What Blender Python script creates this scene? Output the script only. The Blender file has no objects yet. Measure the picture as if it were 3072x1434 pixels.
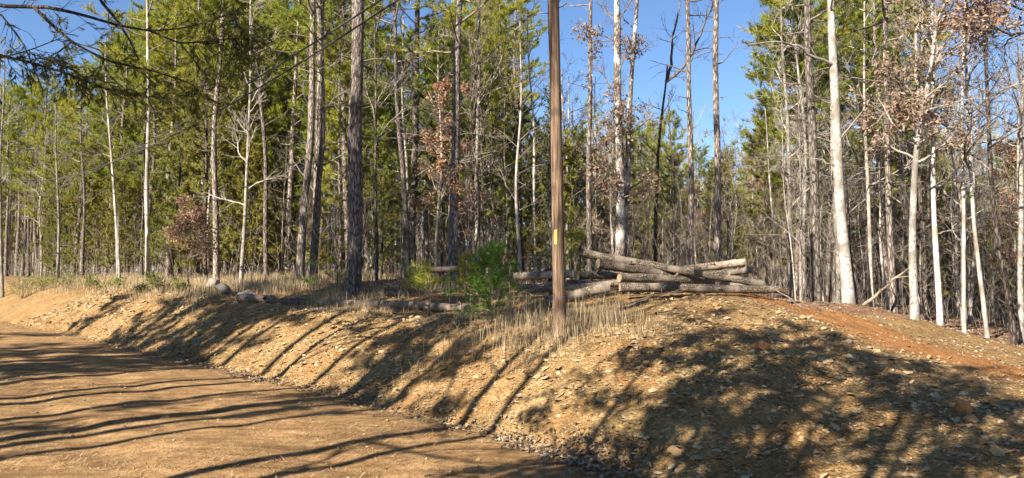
import bpy, bmesh, math, random
import numpy as np
from mathutils import Vector

rng = np.random.default_rng(11)
random.seed(11)
S = bpy.context.scene
COL = S.collection
R = math.radians

# ------------------------------------------------------------------ camera
F, CX, CY, EYE = 2193.6, 1536.0, 717.0, 2.1        # focal length and centre in photo pixels, eye height
PITCH = math.atan(103 / F)
cam = bpy.data.cameras.new("camera")
cam.sensor_width = 36
cam.lens = 36 * F / 3072
cam.clip_start, cam.clip_end = 0.1, 2000
cam.dof.use_dof = True
cam.dof.focus_distance = 12.5
cam.dof.aperture_fstop = (cam.lens / 1000) / 0.009
co = bpy.data.objects.new("camera", cam)
co.location = (0, 0, EYE)
co.rotation_euler = (math.pi / 2 + PITCH, 0, 0)
COL.objects.link(co)
S.camera = co

# ------------------------------------------------------------------ sky, sun, exposure
AZ, EL = R(41), R(33)                               # shadows run towards AZ right of straight ahead
w = bpy.data.worlds.new("World"); S.world = w; w.use_nodes = True
nt = w.node_tree
sky = nt.nodes.new("ShaderNodeTexSky"); sky.sky_type = 'NISHITA'; sky.sun_disc = False
sky.sun_elevation = EL
sky.sun_rotation = math.pi + AZ
sky.air_density, sky.dust_density, sky.ozone_density = 1.0, 0.0, 5.0
sky.altitude = 1500
bg = nt.nodes["Background"]; bg.inputs[1].default_value = 0.06
nt.links.new(sky.outputs[0], bg.inputs[0])
sl = bpy.data.lights.new("sun", 'SUN'); sl.energy = 5.0; sl.angle = R(0.45); sl.color = (1, 0.93, 0.82)
so = bpy.data.objects.new("sun", sl); COL.objects.link(so)
SUN = Vector((math.sin(AZ) * math.cos(EL), math.cos(AZ) * math.cos(EL), -math.sin(EL)))
so.rotation_euler = SUN.to_track_quat('-Z', 'Y').to_euler()
S.view_settings.view_transform = 'Standard'
S.view_settings.look = 'None'
S.view_settings.gamma = 1
S.view_settings.exposure = 1.7
try:
    S.cycles.max_bounces = 4; S.cycles.diffuse_bounces = 2; S.cycles.transmission_bounces = 2
    S.cycles.transparent_max_bounces = 8; S.cycles.adaptive_threshold = 0.02
    S.cycles.caustics_reflective = False; S.cycles.caustics_refractive = False
except Exception:
    pass

# ------------------------------------------------------------------ pixels to places
cp, sp = math.cos(PITCH), math.sin(PITCH)
def ray(px, py):
    cx, cy = (px - CX) / F, (CY - py) / F
    d = np.array([cx, cp - cy * sp, sp + cy * cp])
    return d / d[1]
def at(px, py, Y):
    return np.array([0, 0, EYE]) + ray(px, py) * Y

# ------------------------------------------------------------------ noise and terrain
def _h(ix, iy):
    n = (ix * 374761393 + iy * 668265263) & 0x7fffffff
    n = ((n ^ (n >> 13)) * 1274126177) & 0x7fffffff
    return (n ^ (n >> 16)) / 0x7fffffff
def vn(x, y):
    x = np.asarray(x, float); y = np.asarray(y, float)
    ix = np.floor(x).astype(np.int64); iy = np.floor(y).astype(np.int64)
    fx, fy = x - ix, y - iy
    fx = fx * fx * (3 - 2 * fx); fy = fy * fy * (3 - 2 * fy)
    a = _h(ix, iy); b = _h(ix + 1, iy); c = _h(ix, iy + 1); d = _h(ix + 1, iy + 1)
    return (a + (b - a) * fx) * (1 - fy) + (c + (d - c) * fx) * fy - 0.5

def UD(x, y):
    """u runs along the road (0 by the utility pole, growing to the right), d is the distance beyond the ditch"""
    q = (x - y) * 0.70711; r = (x + y) * 0.70711
    toe = np.interp(q, [-60, -34, -28.8, -21, -12.9, -10.7, -7.14, -4.57, -0.14, 8], [6.6, 6.86, 7.1, 6.9, 6.9, 6.86, 6.55, 6.23, 5.7, 4.8])
    return q + 7.14, r - toe

CTRL = []
for px, py, Y in [(1680, 975, 11.2), (1450, 955, 12.9), (1150, 940, 16), (870, 925, 18.9), (610, 893, 22), (330, 880, 28), (0, 872, 36),
                  (1050, 848, 24), (1400, 850, 24), (700, 848, 30), (300, 842, 38), (0, 838, 48),
                  (1860, 890, 14.5), (2290, 884, 16), (1640, 912, 14.5), (2080, 886, 15), (1000, 833, 60), (500, 833, 60), (1500, 838, 50), (1900, 850, 26), (2150, 860, 28),
                  (2260, 892, 13.5), (2480, 958, 11.9), (2700, 1045, 10.66), (2900, 1125, 9.5), (3072, 1195, 8.5),
                  (2400, 925, 17), (2700, 1012, 14.6), (3000, 1090, 13.2), (3072, 1110, 13),
                  (2450, 915, 20), (2546, 910, 19), (2681, 950, 19), (2748, 956, 18), (2818, 974, 18), (2894, 1002, 17.8), (2965, 1016, 18), (3042, 1034, 17.5),
                  (2600, 905, 30), (2900, 950, 33), (3072, 985, 33), (2400, 870, 38), (2900, 880, 60), (3072, 865, 80), (2200, 850, 70)]:
    p = at(px, py, Y); CTRL.append(p)
for p in [(-70, 60, 1.8), (-80, 130, 2.5), (0, 130, 2.5), (80, 130, 3), (70, 40, -.6), (50, 0, -.8), (25, -15, 0.2), (14, 4, .25), (-40, 44, 1.6)]:
    CTRL.append(np.array(p, float))
CTRL = np.array(CTRL)
def _tps(r2):
    return 0.5 * r2 * np.log(r2 + 1e-9)
def _fit():
    n = len(CTRL); P = CTRL[:, :2] / 10
    r2 = ((P[:, None] - P[None]) ** 2).sum(-1)
    A = np.zeros((n + 3, n + 3)); A[:n, :n] = _tps(r2) + np.eye(n) * 0.02
    A[:n, n] = 1; A[:n, n + 1:] = P; A[n, :n] = 1; A[n + 1:, :n] = P.T
    b = np.zeros(n + 3); b[:n] = CTRL[:, 2]
    return P, np.linalg.solve(A, b)
_P, _W = _fit()
def upland(x, y):
    x = np.clip(np.asarray(x, float), -90, 80); y = np.clip(np.asarray(y, float), -30, 140)
    X, Y = x / 10, y / 10
    z = _W[-3] + _W[-2] * X + _W[-1] * Y
    for (a, b), wk in zip(_P, _W[:-3]):
        z = z + wk * _tps((X - a) ** 2 + (Y - b) ** 2)
    return np.clip(z, -2.5, 4)
def bank_w(u):
    return np.interp(u, [-40, -12, -3, 0, 3, 6, 10], [3.2, 2.5, 2.3, 2.1, 3.0, 3.8, 4.6])
def H(x, y):
    x = np.asarray(x, float); y = np.asarray(y, float)
    u, d = UD(x, y)
    wv = bank_w(u) * (1 + 0.25 * vn(x * .5 + 9, y * .5))
    t = np.clip((d + 0.18 * vn(x * .8, y * .8)) / wv, 0, 1)
    s = t * (1.45 - 0.45 * t * t)
    s = np.where(t < 0.12, s * t / 0.12 * .5 + s * .5, s)
    road = 0.14 * (1 - ((np.clip(d, -8, 0) + 4) / 4) ** 2)
    road = road - .035 * (np.exp(-((d + 2.3 + .3 * vn(x * .2, y * .2)) / .32) ** 2) + np.exp(-((d + 4.0 + .3 * vn(x * .2, y * .2)) / .32) ** 2))
    road = np.where(d < -8, np.clip((-d - 8) * 0.12, 0, 0.5), road)
    z = upland(x, y) * s + road * (1 - s)
    rough = np.where(d < 0.0, 0.3, 1.0)
    z = z + rough * (0.16 * vn(x * .45, y * .45) * s + 0.07 * vn(x * 1.3 + 40, y * 1.3) + 0.035 * vn(x * 3.7, y * 3.7 + 80)) + (0.2 + .8 * (d > 0)) * 0.025 * vn(x * 9, y * 9)
    return z
def h1(x, y):
    return float(H(np.array([x]), np.array([y]))[0])
_YS = np.concatenate([np.arange(4, 40, 0.02), np.arange(40, 140, .2)])
def on_ground(px, py):
    r = ray(px, py)
    P = np.array([0, 0, EYE])[None] + r[None] * _YS[:, None]
    hit = np.nonzero(P[:, 2] < H(P[:, 0], P[:, 1]))[0]
    i = hit[0] if len(hit) else len(_YS) - 1
    return P[i]

# ------------------------------------------------------------------ mesh helpers
class MB:
    def __init__(s):
        s.v = []; s.f = []; s.n = 0; s.att = []; s.buf = {}
    def add(s, V, Fc, att=None):
        V = np.asarray(V, float).reshape(-1, 3)
        s.v.append(V); s.f.append(np.asarray(Fc, np.int64) + s.n); s.n += len(V)
        if att is not None: s.att.append(np.asarray(att, float))
    def tube(s, path, rad, sides=6, cap=False):
        P = np.asarray(path, float); n = len(P)
        rad = np.broadcast_to(np.asarray(rad, float), (n,))
        if sides <= 5:
            s.buf.setdefault((n, sides), []).append((P, rad)); s.used = True
            return None
        T = np.gradient(P, axis=0); T /= np.linalg.norm(T, axis=1)[:, None] + 1e-9
        ref = np.array([1., 0.1, 0.05]) if abs(T[0][0]) < .8 else np.array([0.1, 1., 0.05])
        A = np.cross(T, ref); A /= np.linalg.norm(A, axis=1)[:, None] + 1e-9
        B = np.cross(T, A)
        an = np.arange(sides) * 2 * math.pi / sides
        V = P[:, None] + rad[:, None, None] * (np.cos(an)[None, :, None] * A[:, None] + np.sin(an)[None, :, None] * B[:, None])
        i = np.arange(n - 1)[:, None] * sides; j = np.arange(sides)[None]; k = (j + 1) % sides
        Fc = np.stack([i + j, i + k, i + sides + k, i + sides + j], -1).reshape(-1, 4)
        s.add(V, Fc)
        return V
    def flush(s):
        for (n, sides), L in s.buf.items():
            P = np.array([a for a, b in L]); rad = np.array([b for a, b in L]); m = len(P)
            T = np.gradient(P, axis=1); T /= np.linalg.norm(T, axis=2)[..., None] + 1e-9
            ref = np.where((np.abs(T[:, :1, :1]) < .8), np.array([1., .1, .05]), np.array([.1, 1., .05]))
            A = np.cross(T, np.broadcast_to(ref, T.shape)); A /= np.linalg.norm(A, axis=2)[..., None] + 1e-9
            B = np.cross(T, A); an = np.arange(sides) * 2 * math.pi / sides
            V = P[:, :, None] + rad[:, :, None, None] * (np.cos(an)[None, None, :, None] * A[:, :, None] + np.sin(an)[None, None, :, None] * B[:, :, None])
            i = np.arange(n - 1)[:, None] * sides; j = np.arange(sides)[None]; k = (j + 1) % sides
            Fc = np.stack([i + j, i + k, i + sides + k, i + sides + j], -1).reshape(1, -1, 4) + (np.arange(m) * n * sides)[:, None, None]
            s.add(V, Fc.reshape(-1, 4))
        s.buf = {}
    def quads(s, Q):
        Q = np.asarray(Q, float); s.add(Q.reshape(-1, 3), np.arange(len(Q) * 4).reshape(-1, 4))
    def tris(s, Q):
        Q = np.asarray(Q, float); s.add(Q.reshape(-1, 3), np.arange(len(Q) * 3).reshape(-1, 3))
    def mesh(s, name, m, smooth=True):
        s.flush(); me = bpy.data.meshes.new(name)
        if not s.v: return me
        V = np.concatenate(s.v); lt = np.concatenate([np.full(len(f), f.shape[1]) for f in s.f])
        lv = np.concatenate([f.ravel() for f in s.f])
        me.vertices.add(len(V)); me.vertices.foreach_set("co", V.ravel())
        me.loops.add(len(lv)); me.loops.foreach_set("vertex_index", lv.astype(np.int32))
        me.polygons.add(len(lt))
        me.polygons.foreach_set("loop_start", np.concatenate([[0], np.cumsum(lt)[:-1]]).astype(np.int32))
        me.polygons.foreach_set("loop_total", lt.astype(np.int32))
        me.polygons.foreach_set("use_smooth", np.full(len(lt), smooth))
        if s.att:
            a = me.attributes.new("ring", 'FLOAT', 'POINT'); a.data.foreach_set("value", np.concatenate(s.att))
        me.update(calc_edges=True)
        me.materials.append(m)
        return me
    def build(s, name, m, parent=None, smooth=True):
        o = bpy.data.objects.new(name, s.mesh(name, m, smooth)); COL.objects.link(o)
        o.parent = parent
        return o
def tag(o, label=None, cat=None, group=None, kind=None):
    if label: o["label"] = label
    if cat: o["category"] = cat
    if group: o["group"] = group
    if kind: o["kind"] = kind
    return o
def thing(name, label, cat, loc, group=None):
    o = bpy.data.objects.new(name, None); COL.objects.link(o); o.location = loc
    o.empty_display_size = .2
    return tag(o, label, cat, group)
def copy_tree(o, parent=None):
    c = o.copy(); COL.objects.link(c); c.parent = parent
    for ch in list(o.children): copy_tree(ch, c)
    return c
def unit(v):
    return v / (np.linalg.norm(v, axis=-1, keepdims=True) + 1e-9)

# ------------------------------------------------------------------ materials
def newmat(name, rough=0.9, spec=0.2):
    m = bpy.data.materials.new(name); m.use_nodes = True
    b = m.node_tree.nodes["Principled BSDF"]
    b.inputs["Roughness"].default_value = rough
    b.inputs["Specular IOR Level"].default_value = spec
    return m, m.node_tree, b
def N(t, typ, **kw):
    n = t.nodes.new(typ)
    for k, v in kw.items():
        if k.startswith('_'): setattr(n, k[1:], v)
        else: n.inputs[k.replace('9', ' ')].default_value = v
    return n
def ramp(t, fac, stops):
    n = t.nodes.new("ShaderNodeValToRGB")
    e = n.color_ramp.elements
    while len(e) < len(stops): e.new(0.5)
    for k, (p, c) in enumerate(stops):
        e[k].position = p; e[k].color = (*c, 1) if len(c) == 3 else c
    t.links.new(fac, n.inputs[0])
    return n
def mixc(t, fac, a, b, mode='MIX'):
    n = t.nodes.new("ShaderNodeMix"); n.data_type = 'RGBA'; n.blend_type = mode
    for v, i in ((fac, 0), (a, 6), (b, 7)):
        if isinstance(v, (int, float)): n.inputs[i].default_value = v
        elif isinstance(v, tuple): n.inputs[i].default_value = (*v, 1)
        else: t.links.new(v, n.inputs[i])
    return n.outputs[2]
def bump(t, b, hsock, dist, strength=1.0):
    n = t.nodes.new("ShaderNodeBump"); n.inputs["Distance"].default_value = dist; n.inputs["Strength"].default_value = strength
    t.links.new(hsock, n.inputs["Height"]); t.links.new(n.outputs[0], b.inputs["Normal"])
def coords(t, kind="Object", scale=(1, 1, 1)):
    c = t.nodes.new("ShaderNodeTexCoord"); m = t.nodes.new("ShaderNodeMapping"); m.inputs["Scale"].default_value = scale
    t.links.new(c.outputs[kind], m.inputs[0]); return m.outputs[0]

def bark_mat(name, dark, light, scale=(9, 9, 2.2), plates=True, patch=None, amt=.02):
    m, t, b = newmat(name, 0.95, 0.1)
    v = coords(t, "Object", scale)
    no = N(t, "ShaderNodeTexNoise", Scale=1.5, Detail=6.0, Roughness=.65); t.links.new(v, no.inputs[0])
    if plates:
        vo = N(t, "ShaderNodeTexVoronoi", Scale=1.6, _feature='DISTANCE_TO_EDGE')
        mx = t.nodes.new("ShaderNodeVectorMath"); mx.operation = 'ADD'
        t.links.new(v, mx.inputs[0]); t.links.new(no.outputs["Color"], mx.inputs[1])
        t.links.new(mx.outputs[0], vo.inputs[0])
        r = ramp(t, vo.outputs["Distance"], [(0.0, (0, 0, 0)), (0.22, (1, 1, 1))])
        mul = t.nodes.new("ShaderNodeMath"); mul.operation = 'MULTIPLY'
        t.links.new(r.outputs[0], mul.inputs[0]); t.links.new(no.outputs[0], mul.inputs[1]); hs = mul.outputs[0]
        col = ramp(t, hs, [(0.0, tuple(c * .45 for c in dark)), (0.2, dark), (0.6, light)]).outputs[0]
    else:
        hs = no.outputs[0]
        col = ramp(t, hs, [(0.37, dark), (0.6, light)]).outputs[0]
    if patch:
        n2 = N(t, "ShaderNodeTexNoise", Scale=2.5, Detail=4.0); t.links.new(coords(t, "Object", (1, 1, .6)), n2.inputs[0])
        rr = ramp(t, n2.outputs[0], [(0.5, (0, 0, 0)), (0.6, (1, 1, 1))])
        col = mixc(t, rr.outputs[0], col, patch)
    oi = t.nodes.new("ShaderNodeObjectInfo")
    r2 = ramp(t, oi.outputs["Random"], [(0, (.55, .54, .53)), (1, (1.12, 1.09, 1.05))])
    col = mixc(t, 1.0, col, r2.outputs[0], 'MULTIPLY')
    t.links.new(col, b.inputs["Base Color"])
    bump(t, b, hs, amt)
    return m
PINE_BARK = bark_mat("pine_bark", (.145, .115, .095), (.38, .33, .285))
DARK_BARK = bark_mat("dark_bark", (.07, .055, .045), (.20, .165, .14))
GREY_BARK = bark_mat("grey_bark", (.20, .17, .14), (.42, .38, .33), (5, 5, 1.5), False, (.5, .48, .42))
PALE_BARK = bark_mat("pale_bark", (.14, .12, .10), (.40, .36, .31), (12, 12, 6), False, (.17, .145, .12), .01)
WHITE_BARK = bark_mat("white_bark", (.22, .20, .175), (.58, .55, .50), (12, 12, 8), False, (.25, .225, .19), .02)
LICHEN_BARK = bark_mat("lichen_bark", (.14, .11, .09), (.34, .29, .25), (8, 8, 3), True, (.55, .54, .5))
LOG_BARK = bark_mat("log_bark", (.14, .105, .075), (.43, .35, .27), (17, 17, 17), True, (.36, .29, .22), .02)
OLD_LOG = bark_mat("weathered_log", (.08, .062, .05), (.25, .21, .17), (30, 30, 5), False, (.18, .13, .10), .01)
TWIG = bark_mat("twig_bark", (.10, .08, .063), (.27, .225, .185), (3, 3, 3), False)
PALE_TWIG = bark_mat("pale_twig", (.22, .19, .16), (.40, .36, .31), (3, 3, 3), False)

def leaf_mat(name, cols, trans=0.3, rough=0.6):
    m, t, b = newmat(name, rough, 0.25)
    g = t.nodes.new("ShaderNodeNewGeometry"); oi = t.nodes.new("ShaderNodeObjectInfo")
    col = ramp(t, g.outputs["Random Per Island"], [(i / (len(cols) - 1), c) for i, c in enumerate(cols)]).outputs[0]
    hv = ramp(t, oi.outputs["Random"], [(0, (.78, .9, .85)), (.5, (1, 1, 1)), (1, (1.22, 1.08, .9))])
    col = mixc(t, 1.0, col, hv.outputs[0], 'MULTIPLY')
    t.links.new(col, b.inputs["Base Color"])
    tr = t.nodes.new("ShaderNodeBsdfTranslucent"); t.links.new(col, tr.inputs[0])
    mx = t.nodes.new("ShaderNodeMixShader"); mx.inputs[0].default_value = trans
    t.links.new(b.outputs[0], mx.inputs[1]); t.links.new(tr.outputs[0], mx.inputs[2])
    t.links.new(mx.outputs[0], t.nodes["Material Output"].inputs[0])
    return m
NEEDLE = leaf_mat("pine_needles", [(.095, .135, .018), (.24, .275, .035), (.42, .42, .06), (.30, .31, .055)], .48)
NEEDLE_BRIGHT = leaf_mat("fresh_pine_needles", [(.06, .12, .018), (.14, .24, .035), (.30, .39, .08)], .35)
CEDAR = leaf_mat("cedar_foliage", [(.10, .115, .02), (.21, .22, .035), (.33, .31, .07), (.25, .205, .085)], .45)
CEDAR_DARK = leaf_mat("dark_cedar_foliage", [(.05, .06, .014), (.11, .13, .02), (.25, .25, .045), (.15, .11, .045)], .3)
OAKLEAF = leaf_mat("dry_oak_leaves", [(.15, .085, .055), (.27, .175, .12), (.39, .285, .205), (.23, .13, .085)], .35)
LITTER = leaf_mat("fallen_leaves", [(.16, .10, .06), (.27, .185, .115), (.38, .29, .20), (.21, .125, .07)], .15, .8)
STRAW = leaf_mat("pine_straw", [(.18, .09, .04), (.32, .20, .09), (.44, .31, .17)], .1, .8)
GRASS = leaf_mat("dry_grass", [(.20, .12, .065), (.40, .285, .16), (.56, .44, .28), (.28, .16, .09)], .25, .8)
GREENSHRUB = leaf_mat("shrub_leaves", [(.10, .13, .02), (.20, .22, .03), (.28, .28, .05)], .3)
IVY = leaf_mat("ivy_leaves", [(.02, .03, .01), (.05, .06, .02), (.13, .14, .07)], .15, .45)

def stone_mat(name, cols, rough=.85):
    m, t, b = newmat(name, rough, 0.25)
    g = t.nodes.new("ShaderNodeNewGeometry"); oi = t.nodes.new("ShaderNodeObjectInfo")
    ad = t.nodes.new("ShaderNodeMath"); ad.operation = 'ADD'
    t.links.new(g.outputs["Random Per Island"], ad.inputs[0]); t.links.new(oi.outputs["Random"], ad.inputs[1])
    fr = t.nodes.new("ShaderNodeMath"); fr.operation = 'FRACT'; t.links.new(ad.outputs[0], fr.inputs[0])
    col = ramp(t, fr.outputs[0], [(i / (len(cols) - 1), c) for i, c in enumerate(cols)]).outputs[0]
    no = N(t, "ShaderNodeTexNoise", Scale=40.0, Detail=4.0); t.links.new(coords(t, "Object"), no.inputs[0])
    r2 = ramp(t, no.outputs[0], [(.3, (.7, .66, .6)), (.7, (1.15, 1.12, 1.1))])
    col = mixc(t, 1.0, col, r2.outputs[0], 'MULTIPLY')
    t.links.new(col, b.inputs["Base Color"]); bump(t, b, no.outputs[0], .006)
    return m
GRAVEL = stone_mat("gravel_stone", [(.22, .135, .058), (.34, .235, .11), (.46, .35, .20), (.26, .165, .078), (.38, .305, .20)])
CLAYROCK = stone_mat("clay_rock", [(.34, .16, .06), (.44, .25, .11)])
GREYROCK = stone_mat("grey_rock", [(.11, .10, .085), (.22, .20, .165)])

def ground_mat():
    m, t, b = newmat("earth", 0.95, 0.1)
    at_ = t.nodes.new("ShaderNodeAttribute"); at_.attribute_name = "zone"
    sep = t.nodes.new("ShaderNodeSeparateColor"); t.links.new(at_.outputs["Color"], sep.inputs[0])
    gpos = t.nodes.new("ShaderNodeNewGeometry").outputs["Position"]
    def noise(scale, detail=6, rough=.6):
        n = N(t, "ShaderNodeTexNoise", Scale=scale, Detail=float(detail), Roughness=rough); t.links.new(gpos, n.inputs[0]); return n.outputs[0]
    big, mid, fine = noise(.9, 4), noise(6, 6, .7), noise(38, 5, .7)
    clay = ramp(t, mid, [(.30, (.165, .10, .042)), (.5, (.275, .183, .082)), (.70, (.37, .27, .137))]).outputs[0]
    red = ramp(t, big, [(.42, (0, 0, 0)), (.62, (1, 1, 1))]).outputs[0]
    clay = mixc(t, red, clay, mixc(t, .55, clay, (.27, .145, .055)))
    road = ramp(t, mid, [(.3, (.20, .115, .05)), (.52, (.315, .195, .09)), (.72, (.42, .28, .145))]).outputs[0]
    mp = t.nodes.new("ShaderNodeMapping"); mp.inputs["Rotation"].default_value = (0, 0, R(45)); mp.inputs["Scale"].default_value = (.35, 3.0, 1); t.links.new(gpos, mp.inputs[0])
    sn = N(t, "ShaderNodeTexNoise", Scale=1.3, Detail=5.0, Roughness=.6); t.links.new(mp.outputs[0], sn.inputs[0])
    road = mixc(t, 1.0, road, ramp(t, sn.outputs[0], [(.32, (.66, .62, .58)), (.5, (1, 1, 1)), (.68, (1.22, 1.2, 1.18))]).outputs[0], 'MULTIPLY')
    lit = ramp(t, mid, [(.3, (.10, .055, .033)), (.5, (.22, .13, .08)), (.7, (.34, .23, .15))]).outputs[0]
    trk = ramp(t, mid, [(.3, (.26, .115, .038)), (.55, (.34, .165, .06)), (.75, (.41, .235, .11))]).outputs[0]
    col = mixc(t, sep.outputs[0], clay, road)
    col = mixc(t, sep.outputs[1], col, lit)
    col = mixc(t, sep.outputs[2], col, trk)
    fr = ramp(t, fine, [(.3, (.62, .58, .54)), (.52, (1, 1, 1)), (.72, (1.25, 1.24, 1.22))]).outputs[0]
    col = mixc(t, 1.0, col, fr, 'MULTIPLY')
    vo = N(t, "ShaderNodeTexVoronoi", Scale=26.0, Randomness=1.0); t.links.new(gpos, vo.inputs[0])
    peb = ramp(t, vo.outputs["Color"], [(.25, (.75, .72, .68)), (.8, (1.25, 1.22, 1.18))]).outputs[0]
    pm = t.nodes.new("ShaderNodeMath"); pm.operation = 'MULTIPLY_ADD'; pm.inputs[1].default_value = -.4; pm.inputs[2].default_value = .55; t.links.new(sep.outputs[0], pm.inputs[0])
    col = mixc(t, pm.outputs[0], col, mixc(t, 1.0, col, peb, 'MULTIPLY'))
    patch = ramp(t, noise(1.7, 5, .65), [(.35, (.72, .69, .66)), (.65, (1.12, 1.1, 1.08))]).outputs[0]
    col = mixc(t, 1.0, col, patch, 'MULTIPLY')
    t.links.new(col, b.inputs["Base Color"])
    inv = t.nodes.new("ShaderNodeMath"); inv.operation = 'MULTIPLY_ADD'; inv.inputs[1].default_value = -1.2
    t.links.new(fine, inv.inputs[2])
    rm = t.nodes.new("ShaderNodeMath"); rm.operation = 'MULTIPLY_ADD'; rm.inputs[1].default_value = -.9; rm.inputs[2].default_value = 1.0; t.links.new(sep.outputs[0], rm.inputs[0])
    vm = t.nodes.new("ShaderNodeMath"); vm.operation = 'MULTIPLY'; t.links.new(vo.outputs["Distance"], vm.inputs[0]); t.links.new(rm.outputs[0], vm.inputs[1])
    t.links.new(vm.outputs[0], inv.inputs[0])
    bump(t, b, inv.outputs[0], .024)
    return m
EARTH = ground_mat()

# ------------------------------------------------------------------ the ground sheet: road, bank, dirt track, forest floor
def axis(*segs):
    out = []
    for a, b, st in segs: out.append(np.arange(a, b - 1e-6, st))
    out.append([segs[-1][1]])
    return np.concatenate(out)
gx = axis((-420, -60, 20), (-60, -24, .6), (-24, -14, .22), (-14, 9, .085), (9, 17, .2), (17, 60, .7), (60, 420, 20))
gy = axis((-80, -12, 2), (-12, 5, .5), (5, 17, .085), (17, 31, .18), (31, 60, .6), (60, 130, 2), (130, 530, 20))
XX, YY = np.meshgrid(gx, gy)
ZZ = H(XX, YY)
UU, DD = UD(XX, YY)
WW = bank_w(UU)
TRK = [at(2390, 925, 15.6)[:2], at(2550, 970, 14.2)[:2], at(2700, 1010, 13.1)[:2], at(2900, 1080, 11.9)[:2], at(3072, 1120, 11.4)[:2], at(3500, 1200, 11)[:2], at(4200, 1400, 9)[:2]]
def dist_poly(x, y, pts):
    best = np.full(np.shape(x), 1e9)
    for a, b in zip(pts[:-1], pts[1:]):
        ab = b - a; t = np.clip(((x - a[0]) * ab[0] + (y - a[1]) * ab[1]) / (ab @ ab), 0, 1)
        best = np.minimum(best, np.hypot(x - a[0] - t * ab[0], y - a[1] - t * ab[1]))
    return best
TD = dist_poly(XX, YY, TRK)
nz = vn(XX * .9, YY * .9)
zr = np.clip((-DD + .15) / .4, 0, 1) * (DD > -9)
zt = np.clip((2.3 + .8 * nz - TD) / .7, 0, 1)
litter_start = WW + 1.6 + 1.2 * nz + np.clip((UU + 6) / 3, 0, 1) * (4.5 + 5 * np.clip(UU / 2, 0, 1))
zl = np.clip((DD - litter_start) / 1.5, 0, 1) * (1 - zt)
zl = np.where(DD < -9, 1, zl)
def grid_part(name, mask):
    fi, fj = np.nonzero(mask)
    nx = len(gx); idx = np.stack([fi * nx + fj, fi * nx + fj + 1, (fi + 1) * nx + fj + 1, (fi + 1) * nx + fj], -1)
    used, invx = np.unique(idx, return_inverse=True)
    mb = MB(); V = np.stack([XX, YY, ZZ], -1).reshape(-1, 3)[used]
    mb.add(V, invx.reshape(-1, 4)); o = mb.build(name, EARTH)
    c = np.stack([zr, zl, zt, np.ones_like(zr)], -1).reshape(-1, 4)[used]
    a = o.data.attributes.new("zone", 'FLOAT_COLOR', 'POINT'); a.data.foreach_set("color", c.ravel())
    o.data.normals_split_custom_set_from_vertices(NRM.reshape(-1, 3)[used].tolist())
    return tag(o, kind="structure")
gzy, gzx = np.gradient(ZZ, gy, gx)
NRM = unit(np.stack([-gzx, -gzy, np.ones_like(gzx)], -1))
c_ = lambda A: (A[:-1, :-1] + A[1:, 1:]) / 2
cd, cu, ct, cw = c_(DD), c_(UU), c_(TD), c_(WW)
m_road = (cd <= 0) & (cd > -9)
m_track = (ct < 2.0) & ~m_road
m_bank = (cd > 0) & (cd < cw + .5) & ~m_track & (cu > -45) & (cu < 14)
road = grid_part("road", m_road)
track = grid_part("dirt_track", m_track)
bank = grid_part("bank", m_bank)
floor = grid_part("forest_floor", ~(m_road | m_track | m_bank))

# ------------------------------------------------------------------ stones, gravel, fallen leaves, pine straw
rng = np.random.default_rng(31); random.seed(31)
def rand_on(n, x0, x1, y0, y1, keep):
    out = []
    got = 0
    while got < n:
        x = rng.uniform(x0, x1, n * 2); y = rng.uniform(y0, y1, n * 2)
        k = keep(x, y) > rng.random(n * 2)
        k &= (np.abs(x) < y * .75 + .6) & (y > 6) & ((dist_poly(x, y, TRK) > 1.9) | (rng.random(n * 2) < .12))
        out.append(np.stack([x[k], y[k]], -1)); got += k.sum()
    return np.concatenate(out)[:n]
def octa(P, rad, flat, proud):
    """flattened, uneven eight-sided stones"""
    n = len(P)
    base = np.array([[1, 0, 0], [0, 1, 0], [-1, 0, 0], [0, -1, 0], [.7, .7, .55], [-.7, .7, .5], [-.7, -.7, .55], [.7, -.7, .5], [0, 0, 1]], float)
    fc = np.array([[0, 4, 7], [0, 1, 4], [1, 5, 4], [1, 2, 5], [2, 6, 5], [2, 3, 6], [3, 7, 6], [3, 0, 7], [4, 5, 8], [5, 6, 8], [6, 7, 8], [7, 4, 8]])
    V = base[None] * (1 + rng.uniform(-.35, .35, (n, 9, 1))) + rng.uniform(-.12, .12, (n, 9, 3))
    a = rng.uniform(0, 6.28, n); e = rng.uniform(.55, 1, n)
    V[:, :, 1] *= e[:, None]
    x = V[:, :, 0] * np.cos(a)[:, None] - V[:, :, 1] * np.sin(a)[:, None]
    y = V[:, :, 0] * np.sin(a)[:, None] + V[:, :, 1] * np.cos(a)[:, None]
    z = V[:, :, 2] * flat[:, None]
    tx, ty = rng.normal(0, .25, (2, n))
    z = z + x * tx[:, None] + y * ty[:, None]
    V = np.stack([x, y, z], -1) * rad[:, None, None] + P[:, None]
    V[:, :, 2] += (proud * rad)[:, None]
    return V, (fc[None] + 9 * np.arange(n)[:, None, None]).reshape(-1, 3)
def kp_gravel(x, y):
    u, d = UD(x, y); wv = bank_w(u)
    k = np.where((d > 0) & (d < wv + .4), 1.0, np.where((d > -5) & (d <= 0), .05, 0))
    k = np.where((u > 0) & (d > 0) & (d < wv + 3), np.maximum(k, .45), k)
    k *= .35 + 1.3 * np.clip(vn(x * 1.1 + 5, y * 1.1) + .5, 0, 1)
    return k * np.clip(11 / y, .25, 1)
xy = rand_on(24000, -22, 9, 6, 30, kp_gravel)
P = np.c_[xy, H(xy[:, 0], xy[:, 1])]
rad = np.clip(rng.lognormal(-4.2, .62, len(P)), .008, .06) * (.65 + P[:, 1] * .035) * np.where(UD(P[:, 0], P[:, 1])[1] < 0, .55, 1)
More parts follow.
